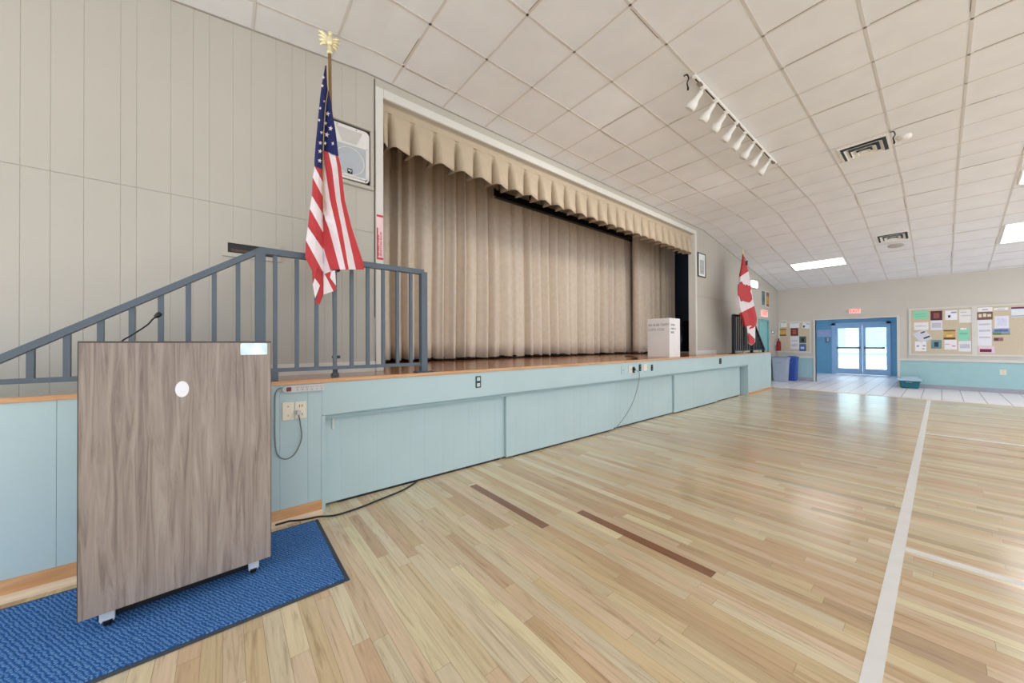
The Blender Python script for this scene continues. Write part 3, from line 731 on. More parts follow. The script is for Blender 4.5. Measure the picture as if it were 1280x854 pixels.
# gooseneck microphone on the podium
def on_plane(x, y, X): 
    p0 = inv @ CAM; d = inv.to_3x3() @ _ray(x, y); return p0+d*((X-p0.x)/d.x)
mp_ = [on_plane(x, y, -.07) for x, y in ((146, 433), (152, 427), (163, 420), (175, 412.5), (185, 405.5), (190.5, 399.5), (195, 396))]
mp_[0].z = 1.166
mb = MB(); mb.tube(smooth(mp_), .0032); g_ = mb.build('gooseneck', 'black', pod, local=True)
mb = MB(); d = (mp_[-1]-mp_[-2]).normalized(); mb.lathe([(.004,-.012),(.0085,-.006),(.0105,.004),(.0105,.012),(.007,.018)], mp_[-1]+d*.006, d, seg=14); mh = mb.build('microphone_head', 'black', None, origin=(0,0,0)); mh.parent = g_
mb = MB(); mb.lathe([(.022,0),(.022,.012),(.01,.02)], (mp_[0].x, mp_[0].y, 1.168), (0,0,1), seg=16); mbs = mb.build('microphone_base', 'black', None, origin=(0,0,0)); mbs.parent = g_
# ------------------------------------------------------------------ flags
XFL = -2.84
def flag_surface(t, name, mats, pieces, off, th=.005, X=XFL):
    """pieces: (material index, polygon in survey px); off(x,y) gives the fold depth"""
    mb = MB()
    for mi, poly in pieces:
        f = []; bk = []
        for x, y in poly:
            o = off(x, y); p = S(x, y, X+o); f.append(p); bk.append(p+Vector((-th, 0, 0)))
        n = len(f); mb.raw(f+bk, [tuple(range(n)), tuple(range(n, 2*n))[::-1]]+[(i, (i+1) % n, (i+1) % n+n, i+n) for i in range(n)], mi)
    return mb.build(name, mats, t, recalc=False)
def interp(tab, y):
    if y <= tab[0][0]: return tab[0][1]
    for (a, va), (b_, vb) in zip(tab, tab[1:]):
        if y <= b_: return va+(vb-va)*(y-a)/(b_-a)
    return tab[-1][1]
LS = [(82,406.6),(93,404.6),(105,402.4),(122,400.2),(144,398),(166,396),(175,395),(201,393),(208,393.3),(222,391),(245,390),(261,387.3),(283,385),(300,382.5),(317,381),(322,381.6),(331,386),(338,390)]
FO = [(82,408.2),(105,409.3),(113,410.6),(129,407.3),(144,406),(166,404.5),(188,404),(340,404)]
pieces = []
# left panel, canton
ys = [82+i*6 for i in range(21)]+[207.5]
for a, b_ in zip(ys, ys[1:]):
    for k in range(3):
        u0, u1 = k/3, (k+1)/3
        def P(u, y): return (interp(LS, y)+(interp(FO, y)-interp(LS, y))*u, y+(5*u if y > 200 else 0))
        pieces.append((2, [P(u0, a), P(u1, a), P(u1, b_), P(u0, b_)]))
bands = [(0,208,208,212,229),(1,208,222,229,247),(0,222,244.7,247,268),(1,244.7,261,268,290.8),(0,261,283.6,290.8,312),(1,283.6,300.6,312,340.5),(0,300.6,322,340.5,342)]
for mi, l0, l1, f0, f1 in bands:
    for k in range(4):
        u0, u1 = k/4, (k+1)/4
        def Q(u, l, f): return (interp(LS, l)+(404-interp(LS, l))*u, l+(f-l)*u)
        pieces.append((mi, [Q(u0,l0,f0), Q(u1,l0,f0), Q(u1,l1,f1), Q(u0,l1,f1)]))
# right panel
RS = [(113,411),(129,414.2),(144,416),(157,418.5),(175,421),(194,423),(210,426.5),(250,431),(284,439.5),(330,454.5),(337,455.3)]
ys = [113+i*7.5 for i in range(11)]
def cb_(u): return 188+7*u
yy = ys[:-1]+[188]
for a, b_ in zip(yy, yy[1:]):
    for k in range(3):
        u0, u1 = k/3, (k+1)/3
        def P(u, y): 
            y2 = y if y < 180 else y+7*u
            return (interp(FO, y)+(interp(RS, y2)-interp(FO, y))*u, y2)
        pieces.append((2, [P(u0,a), P(u1,a), P(u1,b_), P(u0,b_)]))
B = {'f': [(188,404),(340,404)], 'w0': [(188,404),(300,404),(337,412.5)], 'r0': [(188,404),(268,404),(284,410.5),(337,425)], 'r1a': [(188,404),(210,406.5),(250,412.5),(284,420.6),(337,432)], 'r1b': [(190,410.5),(210,415),(250,420),(284,427),(337,436)], 'r2a': [(193,419),(210,422),(250,426),(284,433),(337,445)], 'r2b': RS}
B['w00'] = [(188,404),(310,404),(337,412.8)]
seqs = [('f','w00',1),('w00','r0',0),('r0','r1a',1),('r1a','r1b',0),('r1b','r2a',1),('r2a','r2b',0)]
ys = [190,200,210,222,236,250,262,274,284,296,308,320,330,337]
for l, r_, mi in seqs:
    for a, b_ in zip(ys, ys[1:]):
        p = [(interp(B[l],a),a),(interp(B[r_],a),a),(interp(B[r_],b_),b_),(interp(B[l],b_),b_)]
        if p[1][0]-p[0][0] < .05 and p[2][0]-p[3][0] < .05: continue
        if a == 190: p[0] = (p[0][0], 188+7*(p[0][0]-404)/19); p[1] = (p[1][0], 188+7*(p[1][0]-404)/19)
        pieces.append((mi, p))
# tails
pieces += [(0,[(381.6,322),(390,338),(391,354.7),(393.4,347.7),(400,357),(403.5,342),(404,341),(396,335)]), (1,[(391,356),(393.4,347.7),(400,357),(394,373)]), (0,[(400,357),(403.5,342),(404.2,356),(404,369.4),(399.5,380.7),(394,379)]),
           (1,[(404.5,340),(406,343),(417,364),(404.5,368.5)]), (0,[(406,342.5),(414,339),(412.5,347),(420.7,360.7),(417,364.6)]), (1,[(414,339),(419,338),(420,357),(412.5,347)]), (1,[(404,337),(412.8,337),(414,339.5),(405,342.5)])]
def usoff(x, y): return usfold(x, y)*(.25+.75*min(1, max(0, (y-80)/60)))-.13*max(0, 1-(y-80)/150)-.015
def usfold(x, y):
    fo = interp(FO, y)
    if x <= fo+.01: 
        l = interp(LS, y); u = (x-l)/max(fo-l, .5)
        return .03+.05*math.sin(max(0, min(1, u))*math.pi)-.045*u+.008*math.sin(y*.09)
    r = interp(RS, y); u = (x-fo)/max(r-fo, .5)
    return -.01+.055*math.sin(min(1, u)*math.pi*.9)+.018*math.sin(u*math.pi*4+1)*min(1, (y-110)/120)
XPO = -3.0
usY = S(419, 450, XPO).y
us = thing('flag', 'United States flag hanging furled from a pole at the near stage railing', 'flag', (XPO, usY, ZD), group='national flags on poles at the stage railings')
# stars sit in the canton
def star(cx, cy, r):
    return [(cx+r*(1 if k % 2 == 0 else .42)*math.sin(math.pi*k/5+.2)*.9, cy-r*(1 if k % 2 == 0 else .42)*math.cos(math.pi*k/5+.2)) for k in range(10)]
stars = [(404.3,96.5,2.2),(403,107,2.2),(405.6,126.5,1.9),(400.3,135,1.8),(402,165.5,2.3),(400.6,178.5,2.7),(400.2,189,2.9),(399.8,200.8,3.),(409.6,142,3.2),(406.9,154,2.6),(413.3,160.4,3.3),(408.7,168.2,3.4),(406.2,179,2.5),(416.6,179.3,2.9),(399,150,1.9)]
STARSET = set()
for q_ in stars:
    poly = star(*q_); STARSET |= set(poly); pieces.append((1, poly))
flag_surface(us, 'flag_cloth', ['red', 'flagw', 'flagb'], pieces, lambda x, y: usoff(x, y)+(.008 if (x, y) in STARSET else 0))
M['cordtan'] = mat('tan cord', (200, 180, 140), .7)
mb = MB(); mb.tube([S(x, y, XFL+usoff(x-.1, y)+.014) for x, y in ((408.5,84),(409.6,105),(410.3,113),(407.3,129),(406,144),(404.6,166),(404.1,188),(404,215),(404.6,268))], .0045, seg=6); mb.build('tassel_cord', 'cordtan', us)
M['polewood'] = mat('varnished flag pole', (150, 118, 74), .35)
ptop = S(412, 68, XPO); pbot = Vector((XPO, usY, ZD+.03))
mb = MB(); mb.tube([pbot, Vector((XPO, ptop.y, ptop.z))], .012, seg=12); mb.build('pole', 'polewood', us)
mb = MB(); mb.lathe([(.018,0),(.022,.012),(.016,.03),(.024,.045),(.012,.06),(.01,.075)], (XPO, ptop.y, ptop.z), seg=16); mb.build('pole_collar', 'gold', us)
e0 = Vector((XPO, ptop.y, ptop.z+.07))
mb = MB(); mb.ball(e0+Vector((0,0,.035)), .03, sc=(.8,.85,1.3)); mb.ball(e0+Vector((.022,0,.075)), .015); mb.tube([e0+Vector((.03,0,.078)), e0+Vector((.052,0,.066))], [.007,.001], seg=6)
for s in (-1, 1):
    for k in range(4):
        w0 = e0+Vector((-.006*k, s*.018, .05-.012*k)); tip = e0+Vector((-.012-.006*k, s*(.085-.008*k), .085-.03*k)); mb.tube([w0, (w0+tip)/2+Vector((0,0,.012)), tip], [.012, .014, .005], seg=8)
mb.build('eagle_finial', 'gold', us)
for zz in (1.78, 1.10):
    mb = MB(); mb.box((XPO-.022, usY-.02, zz-.012), (XR-.013, usY+.03, zz+.012), bev=.004); mb.build('pole_clamp', 'black', us)
mb = MB(); mb.lathe([(.03,0),(.03,.02),(.018,.03),(.018,.06)], (XPO, usY, ZD+.004), seg=16); mb.build('pole_foot', 'rail', us)
# Canadian flag
cs_l = [(318,928.4),(328.7,926.9),(345.6,924),(353.7,922.5),(363,921),(369.4,920.6),(375.6,920.3),(387,921.9),(392,924),(397.5,926.2),(407.5,928.7),(412,934)]
cs_r = [(318,929.2),(325.6,931.2),(337.5,935.3),(350,937.5),(360,939),(370.6,940.6),(382.5,943),(400.6,946.9),(406,944.5),(412,944)]
def CL(y): return interp(cs_l, y)
def CR(y): return interp(cs_r, y)
def band(y0l, y0r, y1l, y1r, mi, n=5, m_=6):
    out = []
    for i in range(n):
        for k in range(m_):
            def P(u, v):
                yl = y0l+(y1l-y0l)*v; yr = y0r+(y1r-y0r)*v; y = yl+(yr-yl)*u
                return (CL(yl)+(CR(yr)-CL(yl))*u, y)
            u0, u1, v0, v1 = k/m_, (k+1)/m_, i/n, (i+1)/n
            out.append((mi, [P(u0,v0), P(u1,v0), P(u1,v1), P(u0,v1)]))
    return out
cp_ = band(318,318,347,339,0)+band(347,339,392,382.5,1,8)+band(392,382.5,408,408,0)
def caoff(x, y): return cafold(x, y)-.13*max(0, 1-(y-318)/40)
def cafold(x, y):
    l, r = CL(y), CR(y); u = (x-l)/max(r-l, .5)
    return .05*math.sin(max(0, min(1, u))*math.pi)+.03*math.sin(u*9)*min(1, max(0, y-318)/40)
CAY = S(929.5, 436, XPO).y
ca = thing('flag', 'Canadian flag hanging furled from a pole at the far stage railing', 'flag', (XPO, CAY, ZD), group='national flags on poles at the stage railings')
tail = [(1,[(934,408),(944.2,406),(944,428),(939.4,432),(934.7,428.7)])]
flag_surface(ca, 'flag_cloth', ['red', 'flagw'], cp_+tail+[(0,[(928.7,406),(945,406),(942,410),(935,412)])], caoff)
flag_surface(ca, 'tail_fold', ['red'], [(0,[(936,416),(943.7,424),(943.4,428.5),(939.8,431.3),(936,428)])], lambda x, y: caoff(x, y)+.008)
leaf = [(max(x_, 923.6), y_) for x_, y_ in ((922.8,355.5),(924.5,356),(927.5,351.9),(929.3,355.4),(931.2,355.6),(932.3,359.6),(934,355.8),(935.4,357.5),(938.2,357),(938.9,361),(938,364.5),(939.8,369),(940.4,374.5),(937.5,378),(933,376.6),(930,375.6),(926.9,376.9),(925.2,371),(921.6,368.6),(921.6,361))]
flag_surface(ca, 'maple_leaf', ['red'], [(0, leaf)], lambda x, y: .066, th=.02)
pt = S(928.6, 319, XPO)
mb = MB(); mb.tube([(XPO, CAY, ZD+.03), (XPO, pt.y, pt.z)], .0135, seg=12); mb.build('pole', 'polewood', ca)
mb = MB(); mb.lathe([(.02,0),(.024,.015),(.012,.03),(.03,.06),(.018,.1),(.003,.15)], (XPO, pt.y, pt.z), seg=14); mb.build('spear_finial', 'gold', ca)
mb = MB(); p = S(933.3, 327.5, XFL+.03); mb.ball(p, .028); mb.ball(p+Vector((0,.004,-.05)), .022, sc=(1,1,1.5)); mb.tube([S(930, 321, XFL+.02), p], .005, seg=6); mb.build('tassel', mat('brown tassel', (96, 62, 60), .8), ca)
mb = MB(); mb.lathe([(.03,0),(.03,.02),(.018,.03),(.018,.06)], (XPO, CAY, ZD+.004), seg=16); mb.build('pole_foot', 'gold', ca)
# ------------------------------------------------------------------ wall items near the left
# loudspeaker recessed in a framed niche
ny0, ny1, nz0, nz1 = .675, 1.04, 2.672, 3.185
t = thing('loudspeaker', 'white loudspeaker in a framed wall niche beside the stage opening', 'speaker', (XW, (ny0+ny1)/2, nz0))
mb = MB(); f = .032; X1 = XW+.03
for a, b_ in (((ny0-f, nz0-f), (ny1+f, nz0)), ((ny0-f, nz1), (ny1+f, nz1+f)), ((ny0-f, nz0), (ny0, nz1)), ((ny1, nz0), (ny1+f, nz1))): mb.box((XW, a[0], a[1]), (X1, b_[0], b_[1]), bev=.004)
mb.build('niche_frame', 'wall', t)
mb = MB(); mb.box((XW+.0005, ny0, nz0), (XW+.003, ny1, nz1)); mb.build('niche_back', mat('dark niche', (46, 42, 38), .9), t)
cy0, cy1, cz0, cz1 = ny0+.006, ny1-.012, nz0+.012, nz1-.028
mb = MB(); mb.prism(rrect(cy0, cy1, cz0, cz1, .04, XW+.003), (.030, 0, 0)); cabm = mat('white speaker enamel', (222, 220, 216), .45, var=.02); mb.build('cabinet', cabm, t)
mb = MB(); gz1 = cz0+(cz1-cz0)*.66; xx = XW+.033
for a, b_ in (((cy0+.02, cz0+.02), (cy1-.02, cz0+.034)), ((cy0+.02, gz1-.014), (cy1-.02, gz1)), ((cy0+.02, cz0+.02), (cy0+.034, gz1)), ((cy1-.034, cz0+.02), (cy1-.02, gz1))): mb.box((xx, a[0], a[1]), (xx+.012, b_[0], b_[1]), bev=.003)
mb.build('grille_frame', cabm, t)
gm = mat('grey speaker mesh', (176, 182, 188), .6, var=.12, scale=160)
mb = MB(); mb.box((xx, cy0+.034, cz0+.034), (xx+.005, cy1-.034, gz1-.014)); mb.build('grille', gm, t)
mb = MB(); yc = (cy0+cy1)/2; zcn = (cz0+gz1)/2; mb.lathe([(.125,0),(.128,.004),(.120,.006),(.118,.002)], (xx+.005, yc, zcn), (1,0,0), seg=40, caps=False); mb.build('woofer_ring', cabm, t)
mb = MB(); hz0, hz1 = gz1+.012, cz1-.03
pf = [(yc-.11,hz1),(yc+.11,hz1),(yc+.06,hz0),(yc-.06,hz0)]; pk = [(yc-.03,hz0+.05),(yc+.03,hz0+.05),(yc+.025,hz0+.02),(yc-.025,hz0+.02)]
mb.raw([(xx+.003,a,b_) for a,b_ in pf]+[(xx+.0008,a,b_) for a,b_ in pk], [(0,1,5,4),(1,2,6,5),(2,3,7,6),(3,0,4,7),(4,5,6,7)]); mb.build('horn', mat('grey horn flare', (196, 194, 188), .5), t)
for yy2, zz in ((yc-.1, cz1-.015), (yc+.06, cz1-.015), (yc-.14, cz0+.012), (yc+.14, cz0+.012)):
    mb = MB(); mb.lathe([(.006,0),(.006,.003)], (xx, yy2, zz), (1,0,0), seg=8); mb.build('screw', 'ink', t)
lg = S(437.5, 214, xx+.006)
mb = MB(); mb.prism(rrect(lg.y-.021, lg.y+.021, lg.z-.022, lg.z+.022, .005, xx+.005), (.003, 0, 0))
mb.prism([(xx+.008, lg.y+dy, lg.z+dz) for dy, dz in ((-.015,.012),(.002,.012),(.006,-.004),(.012,.012),(.016,.012),(.006,-.013),(.001,-.002),(-.015,-.002))], (.001, 0, 0), 1); mb.build('logo_badge', ['black', 'white'], t)
# slot window in the wall behind the railing
t = thing('wall_slot', 'narrow dark slot with white frame in the wall behind the near railing', 'wall slot', (XW, .15, 1.86))
sy0, sy1, sz0, sz1 = .008, .312, 1.893, 1.966
mb = MB()
for a, b_ in (((sy0-.03, sz0-.03), (sy1+.03, sz0)), ((sy0-.03, sz1), (sy1+.03, sz1+.03)), ((sy0-.03, sz0), (sy0, sz1)), ((sy1, sz0), (sy1+.03, sz1))): mb.box((XW, a[0], a[1]), (XW+.014, b_[0], b_[1]))
mb.build('slot_frame', 'wall', t)
mb = MB(); mb.box((XW+.0005, sy0, sz0), (XW+.002, sy1, sz1)); mb.build('slot_opening', 'black', t)
mb = MB(); mb.box((XW+.002, sy0+.245, sz0+.02), (XW+.008, sy0+.285, sz0+.06)); mb.build('label_card', 'white', t)
mb = MB(); mb.box((XW+.002, sy0+.02, sz0+.012), (XW+.006, sy1-.07, sz0+.03)); mb.build('inner_ledge', mat('brown ledge', (84, 66, 54), .7), t)
# red and white notice on the casing
t = thing('warning_sign', 'tall narrow red and white notice on the casing left of the stage curtain', 'sign', (XW+.018, 1.13, 2.0))
mb = MB(); mb.box((XW+.018, 1.1, 2.0), (XW+.020, YA-.004, 2.425)); mb.build('panel', mat('pink white print', (238, 206, 208), .6), t)
mb = MB(); X = XW+.020; mb.box((X, 1.1, 2.405), (X+.001, YA-.004, 2.425)); mb.box((X, 1.1, 2.0), (X+.001, YA-.004, 2.02)); mb.box((X, 1.1, 2.02), (X+.001, 1.112, 2.3)); mb.build('border', 'signred', t)
mb = MB(); glyphs(mb, (X+.0005, 1.124, 2.035), (0,0,1), (0,-1,0), [[4,9,6,3]], .014, seed=6); glyphs(mb, (X+.0005, 1.145, 2.035), (0,0,1), (0,-1,0), [[7,8,5,4]], .015, seed=9); mb.build('lettering', 'signred', t)
# framed picture right of the opening
def frame_pic(name, label, cat, ya, yb, za, zb, fm, inner, fw=.02, X=XW, extra=None):
    t = thing(name, label, cat, (X, (ya+yb)/2, za))
    mb = MB()
    for a, b_ in (((ya, za), (yb, za+fw)), ((ya, zb-fw), (yb, zb)), ((ya, za+fw), (ya+fw, zb-fw)), ((yb-fw, za+fw), (yb, zb-fw))): mb.box((X, a[0], a[1]), (X+.022, b_[0], b_[1]), bev=.003)
    mb.build('frame', fm, t)
    mb = MB(); mb.box((X+.001, ya+fw, za+fw), (X+.012, yb-fw, zb-fw)); mb.build('print', inner, t)
    if extra: extra(t, X+.012, ya+fw, yb-fw, za+fw, zb-fw)
    return t
def ex1(t, X, a, b_, c, d):
    mb = MB(); mb.box((X, a+.08, c+.05), (X+.001, b_-.06, d-.13)); mb.build('sketch', mat('pale grey sketch', (176, 180, 178), .6, var=.15, scale=12), t)
frame_pic('framed_picture', 'black framed picture on the wall right of the stage opening', 'picture', 8.03, 8.42, 2.665, 3.195, 'black', 'white_em', .018, extra=ex1)
def ex2(t, X, a, b_, c, d):
    mb = MB(); mb.box((X, a+.02, c+.02), (X+.001, b_-.02, (c+d)/2-.06)); mb.box((X, a+.03, (c+d)/2+.02), (X+.001, b_-.03, d-.04)); mb.build('artwork', mat('teal artwork', (96, 112, 112), .6, var=.4, scale=9), t)
frame_pic('framed_poster', 'dark grey green poster on the wall above the exit door, left of the pair', 'poster', 12.3, 12.66, 2.3, 2.76, 'white', mat('grey green print', (82, 96, 94), .6, var=.3, scale=8), .02, extra=ex2)
def ex3(t, X, a, b_, c, d):
    mb = MB(); mb.box((X, a, d-.12), (X+.001, b_, d)); mb.box((X, a, c), (X+.001, b_, c+.08)); mb.build('artwork', mat('brown artwork', (132, 92, 72), .6, var=.3, scale=9), t)
frame_pic('framed_poster', 'yellow brown poster on the wall above the exit door, right of the pair', 'poster', 12.72, 13.08, 2.28, 2.76, 'white', mat('ochre print', (190, 150, 84), .6, var=.25, scale=8), .02, extra=ex3)
# glowing white box added for a bright glare on the wall
t = thing('glare_box', 'white glowing box for a bright glare on the wall beside the Canadian flag', 'glare', (XW, 11.6, 2.74))
mb = MB(); mb.box((XW, 11.42, 2.75), (XW+.07, 11.82, 2.95), bev=.012); mb.build('housing', mat('bright white glare', (250, 252, 252), .3, emit=(240, 250, 255), es=.7), t)
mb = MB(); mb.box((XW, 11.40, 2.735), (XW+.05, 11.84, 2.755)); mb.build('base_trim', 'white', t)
# exit door and its sign at the end of the stage wall
t = thing('exit_door', 'blue green exit door in the wall past the end of the stage', 'door', (XW-.05, 12.55, 0))
mb = MB(); mb.box((XW-.055, 12.13, .01), (XW-.02, 12.97, 1.85), bev=.003); mb.build('leaf', mat('sea green paint', (126, 184, 186), .4), t)
mb = MB(); mb.box((XW-.06, 12.08, 0), (XW+.014, 12.13, 1.9)); mb.box((XW-.06, 12.97, 0), (XW+.014, 13.02, 1.9)); mb.box((XW-.06, 12.13, 1.85), (XW+.014, 12.97, 1.9)); mb.build('door_frame', mat('sea green frame', (108, 170, 172), .4), t)
mb = MB(); mb.lathe([(.028,0),(.028,.006),(.012,.012),(.012,.035),(.026,.045),(.026,.07),(.012,.08)], (XW-.02, 12.86, .88), (1,0,0), seg=16); mb.build('door_knob', 'chrome', t)
mb = MB(); mb.box((XW-.02, 12.2, .86), (XW+.02, 12.8, .9), bev=.004); mb.build('panic_bar', 'chrome', t)
def exit_sign(label, o, right, w, h):
    o = Vector(o); r = Vector(right).normalized(); up = Vector((0,0,1)); n = r.cross(up)
    t = thing('exit_sign', label, 'exit sign', o-up*h/2, group='red EXIT signs')
    mb = MB(); mb.obox(o+n*.02, r*w/2, up*h/2, n*.02); mb.build('sign_body', 'exitwhite', t)
    mb = MB(); textmesh(mb, 'EXIT', h*1.02, frame_mw(o+n*.042, r, up) @ Matrix.Diagonal((w/h*.42, 1, 1, 1)), 0, .001); mb.build('exit_letters', 'exitred', t)
    return t
exit_sign('red lettered EXIT sign above the blue green door past the stage', (XW, 12.55, 2.07), (0,1,0), .5, .2)
t = exit_sign('small pink lit EXIT sign over the vestibule opening', (W(1068.5, 388.5, YF).x, YF, 2.09), (1,0,0), .24, .125)
xe = W(1068.5, 388.5, YF).x
for s in (-1, 1):
    mb = MB(); mb.box((xe+s*.145-.02, YF-.05, 2.06), (xe+s*.145+.02, YF, 2.1), bev=.006); mb.build('lamp_head', 'grey_pl', t)
# wall bell and fire extinguisher at the corner
t = thing('wall_bell', 'round silver bell on the wall between the exit door and corner', 'bell', (XW, 13.38, 1.45))
mb = MB(); mb.lathe([(.075,0),(.075,.015),(.06,.04),(.03,.055),(.005,.06)], (XW, 13.38, 1.52), (1,0,0), seg=24); mb.build('gong', 'chrome', t)
mb = MB(); mb.box((XW, 13.34, 1.41), (XW+.03, 13.42, 1.46)); mb.build('bell_box', 'grey_pl', t)
pxy = W(968.5, 438, 13.75)
t = thing('fire_extinguisher', 'red fire extinguisher hanging in the far left corner', 'fire extinguisher', (XW+.1, 13.7, .93))
c = Vector((XW+.09, 13.7, .93))
mb = MB(); mb.lathe([(.05,0),(.06,.01),(.06,.26),(.045,.31),(.02,.33),(.018,.35)], c, seg=20); mb.build('cylinder', mat('extinguisher red', (170, 26, 34), .3), t)
mb = MB(); mb.box(c+Vector((-.012,-.05,.35)), c+Vector((.012,.05,.375))); mb.box(c+Vector((-.012,-.05,.385)), c+Vector((.012,.06,.40))); mb.build('handle', 'black', t)
mb = MB(); mb.tube(smooth([c+Vector((.0,-.02,.36)), c+Vector((.03,-.075,.34)), c+Vector((.05,-.075,.2)), c+Vector((.055,-.05,.08))]), .008); mb.build('hose', 'black', t)
mb = MB(); mb.box((XW, 13.68, 1.1), (XW+.032, 13.72, 1.2)); mb.build('wall_bracket', 'grey_pl', t)
# ------------------------------------------------------------------ ceiling fixtures
TX = GX0+3*GP                                   # -1.459
t = thing('track_light', 'white ceiling track carrying eight spot heads facing the stage', 'track light', (TX, 4.7, ZC-.06))
mb = MB(); mb.box((TX-.018, 3.42, ZC-.035), (TX+.018, 5.98, ZC-.005), 0, .003); mb.box((TX-.006, 3.45, ZC-.0365), (TX+.006, 5.95, ZC-.0345), 1)
mb.build('track', ['lamp', 'black'], t)
for yy2 in (3.55, 4.55, 5.9):
    mb = MB(); mb.box((TX-.02, yy2-.03, ZC-.045), (TX+.02, yy2+.03, ZC-.034), bev=.003); mb.build('track_feed', 'gap', t)
SPOT_W = 26.
M['bulb'] = mat('unlit bulb glass', (170,165,155), .3)
tops = [(893.8,103),(909,120),(921.5,135),(934.5,148.5),(945.6,161),(956,173.6),(966,185),(976,195.5)]
bots = [(884,123),(897.8,139.4),(909,151.6),(921,163.8),(931.6,176),(943.8,188),(955,197.5),(964.4,208.8)]
for (x, y), (bx, by) in zip(tops, bots):
    yy2 = _pl(x, y, 2, ZC-.05).y; top = Vector((TX, yy2, ZC-.05))
    dirv = Vector((-.62, -.12, -.77)).normalized()
    mb = MB(); mb.box((TX-.014, yy2-.03, ZC-.052), (TX+.014, yy2+.03, ZC-.033), bev=.003); mb.tube([top, top+dirv*.03], .009, seg=8)
    h = mb.build('spot_head', 'lamp', t)
    mb = MB(); mb.lathe([(.018,.02),(.024,.025),(.026,.09),(.03,.105),(.044,.135),(.048,.15),(.048,.195),(.044,.197),(.040,.19),(.036,.17)], top, dirv, seg=20)
    sub(mb, 'shade', 'lamp', h)
    mb = MB(); mb.lathe([(.036,0),(.036,.004)], top+dirv*.168, dirv, seg=16); sub(mb, 'bulb', 'bulb', h)
    l = bpy.data.lights.new('curtain_fill', 'SPOT'); l.energy = SPOT_W; l.spot_size = math.radians(118); l.spot_blend = 1.; l.shadow_soft_size = .18; l.color = (1, .97, .93)  # added light ahead of the unlit head, to brighten the curtain
    lo = bpy.data.objects.new('curtain_fill', l); COL.objects.link(lo); lo.location = top+dirv*.26; lo.rotation_euler = Vector((-.75, -.62+.178*tops.index((x, y)), -.52)).to_track_quat('-Z', 'Y').to_euler()
def ceil_hook(label, x, y):
    t = thing('ceiling_hook', label, 'hook', (x, y, zc(y)-.14))
    z = zc(y); mb = MB(); mb.tube(smooth([(x-.03, y, z-.004), (x, y, z-.008), (x+.012, y+.005, z-.05), (x-.004, y+.01, z-.08), (x+.004, y+.01, z-.13)]), .006, seg=6); mb.build('wire', 'black', t)
    mb = MB(); mb.ball((x+.004, y+.01, z-.138), .012, sc=(.8,.8,1.6)); mb.build('weight', 'black', t)
ceil_hook('black wire hook hanging from the ceiling at the near end of the track', -1.50, 3.37)
ceil_hook('black wire hook hanging from the ceiling beside the nearer vent', -.345, 6.22)
def tilt(y): return -math.atan(SL2) if y > K2 else 0.
def tile_box(mb, x0, y0, x1, y1, d0, d1, mi=0):
    """slab under the ceiling plane between depths d0<d1"""
    vs = [(x0,y0,zc(y0)-d0),(x1,y0,zc(y0)-d0),(x1,y1,zc(y1)-d0),(x0,y1,zc(y1)-d0),(x0,y0,zc(y0)-d1),(x1,y0,zc(y0)-d1),(x1,y1,zc(y1)-d1),(x0,y1,zc(y1)-d1)]
    mb.raw(vs, [(0,1,2,3),(4,7,6,5),(0,4,5,1),(1,5,6,2),(2,6,7,3),(3,7,4,0)], mi)
def vent(label, x0, x1, y0, y1):
    t = thing('ceiling_vent', label, 'vent', ((x0+x1)/2, (y0+y1)/2, zc((y0+y1)/2)-.05), group='square louvred ceiling vents')
    mb = MB(); tile_box(mb, x0+.01, y0+.01, x1-.01, y1-.01, .001, .004); mb.build('backing', 'black', t)
    w = x1-x0; h = y1-y0
    mb = MB()
    for a in ((x0,y0,x1,y0+.022),(x0,y1-.022,x1,y1),(x0,y0+.022,x0+.022,y1-.022),(x1-.022,y0+.022,x1,y1-.022)): tile_box(mb, *a, .0, .012)
    mb.build('frame', 'lamp', t)
    for f, d in ((.12, .030), (.25, .040), (.37, .048)):
        a, b_, c, e = x0+w*f, x1-w*f, y0+h*f, y1-h*f; r = .042
        o4 = [(a,c),(b_,c),(b_,e),(a,e)]; i4 = [(a+r,c+r),(b_-r,c+r),(b_-r,e-r),(a+r,e-r)]
        V = [(x, y, zc(y)-d) for x, y in o4]+[(x, y, zc(y)-d+.034) for x, y in i4]
        mb = MB(); mb.raw(V, [(i, (i+1) % 4, (i+1) % 4+4, i+4) for i in range(4)]); solid(mb.build('louvre_ring', 'lamp', t), .003)
    mb = MB(); tile_box(mb, x0+w*.44, y0+h*.44, x1-w*.44, y1-h*.44, .03, .05); mb.build('centre_plate', 'lamp', t)
    return t
vent('louvred ceiling vent in front of the hall lights, nearer of the two', GX0+4*GP+.06, GX0+5*GP-.02, 6.25, 6.76)
vent('louvred ceiling vent far down the hall, beside a flat round speaker', GX0+4*GP+.06, GX0+5*GP-.02, 10.52, 10.98)
mb = MB(); yy2 = 11.3; mb.lathe([(.001,0),(.12,0),(.125,.004),(.125,.012),(.11,.016),(.001,.018)][::-1], (-.61, yy2, zc(yy2)), (0,-SL2*1,-1), seg=28); tag(mb.build('ceiling_speaker', mat('grey perforated metal', (186,180,176), .6)), 'flat round ceiling speaker just beyond the farther vent', 'ceiling speaker')
mb = MB(); mb.lathe([(.06,0),(.065,.01),(.06,.03),(.03,.04),(.003,.042)], (-.27, 6.48, ZC), (0,0,-1), seg=28); tag(mb.build('smoke_detector', 'lamp'), 'white round smoke detector beside the nearer ceiling vent', 'smoke detector')
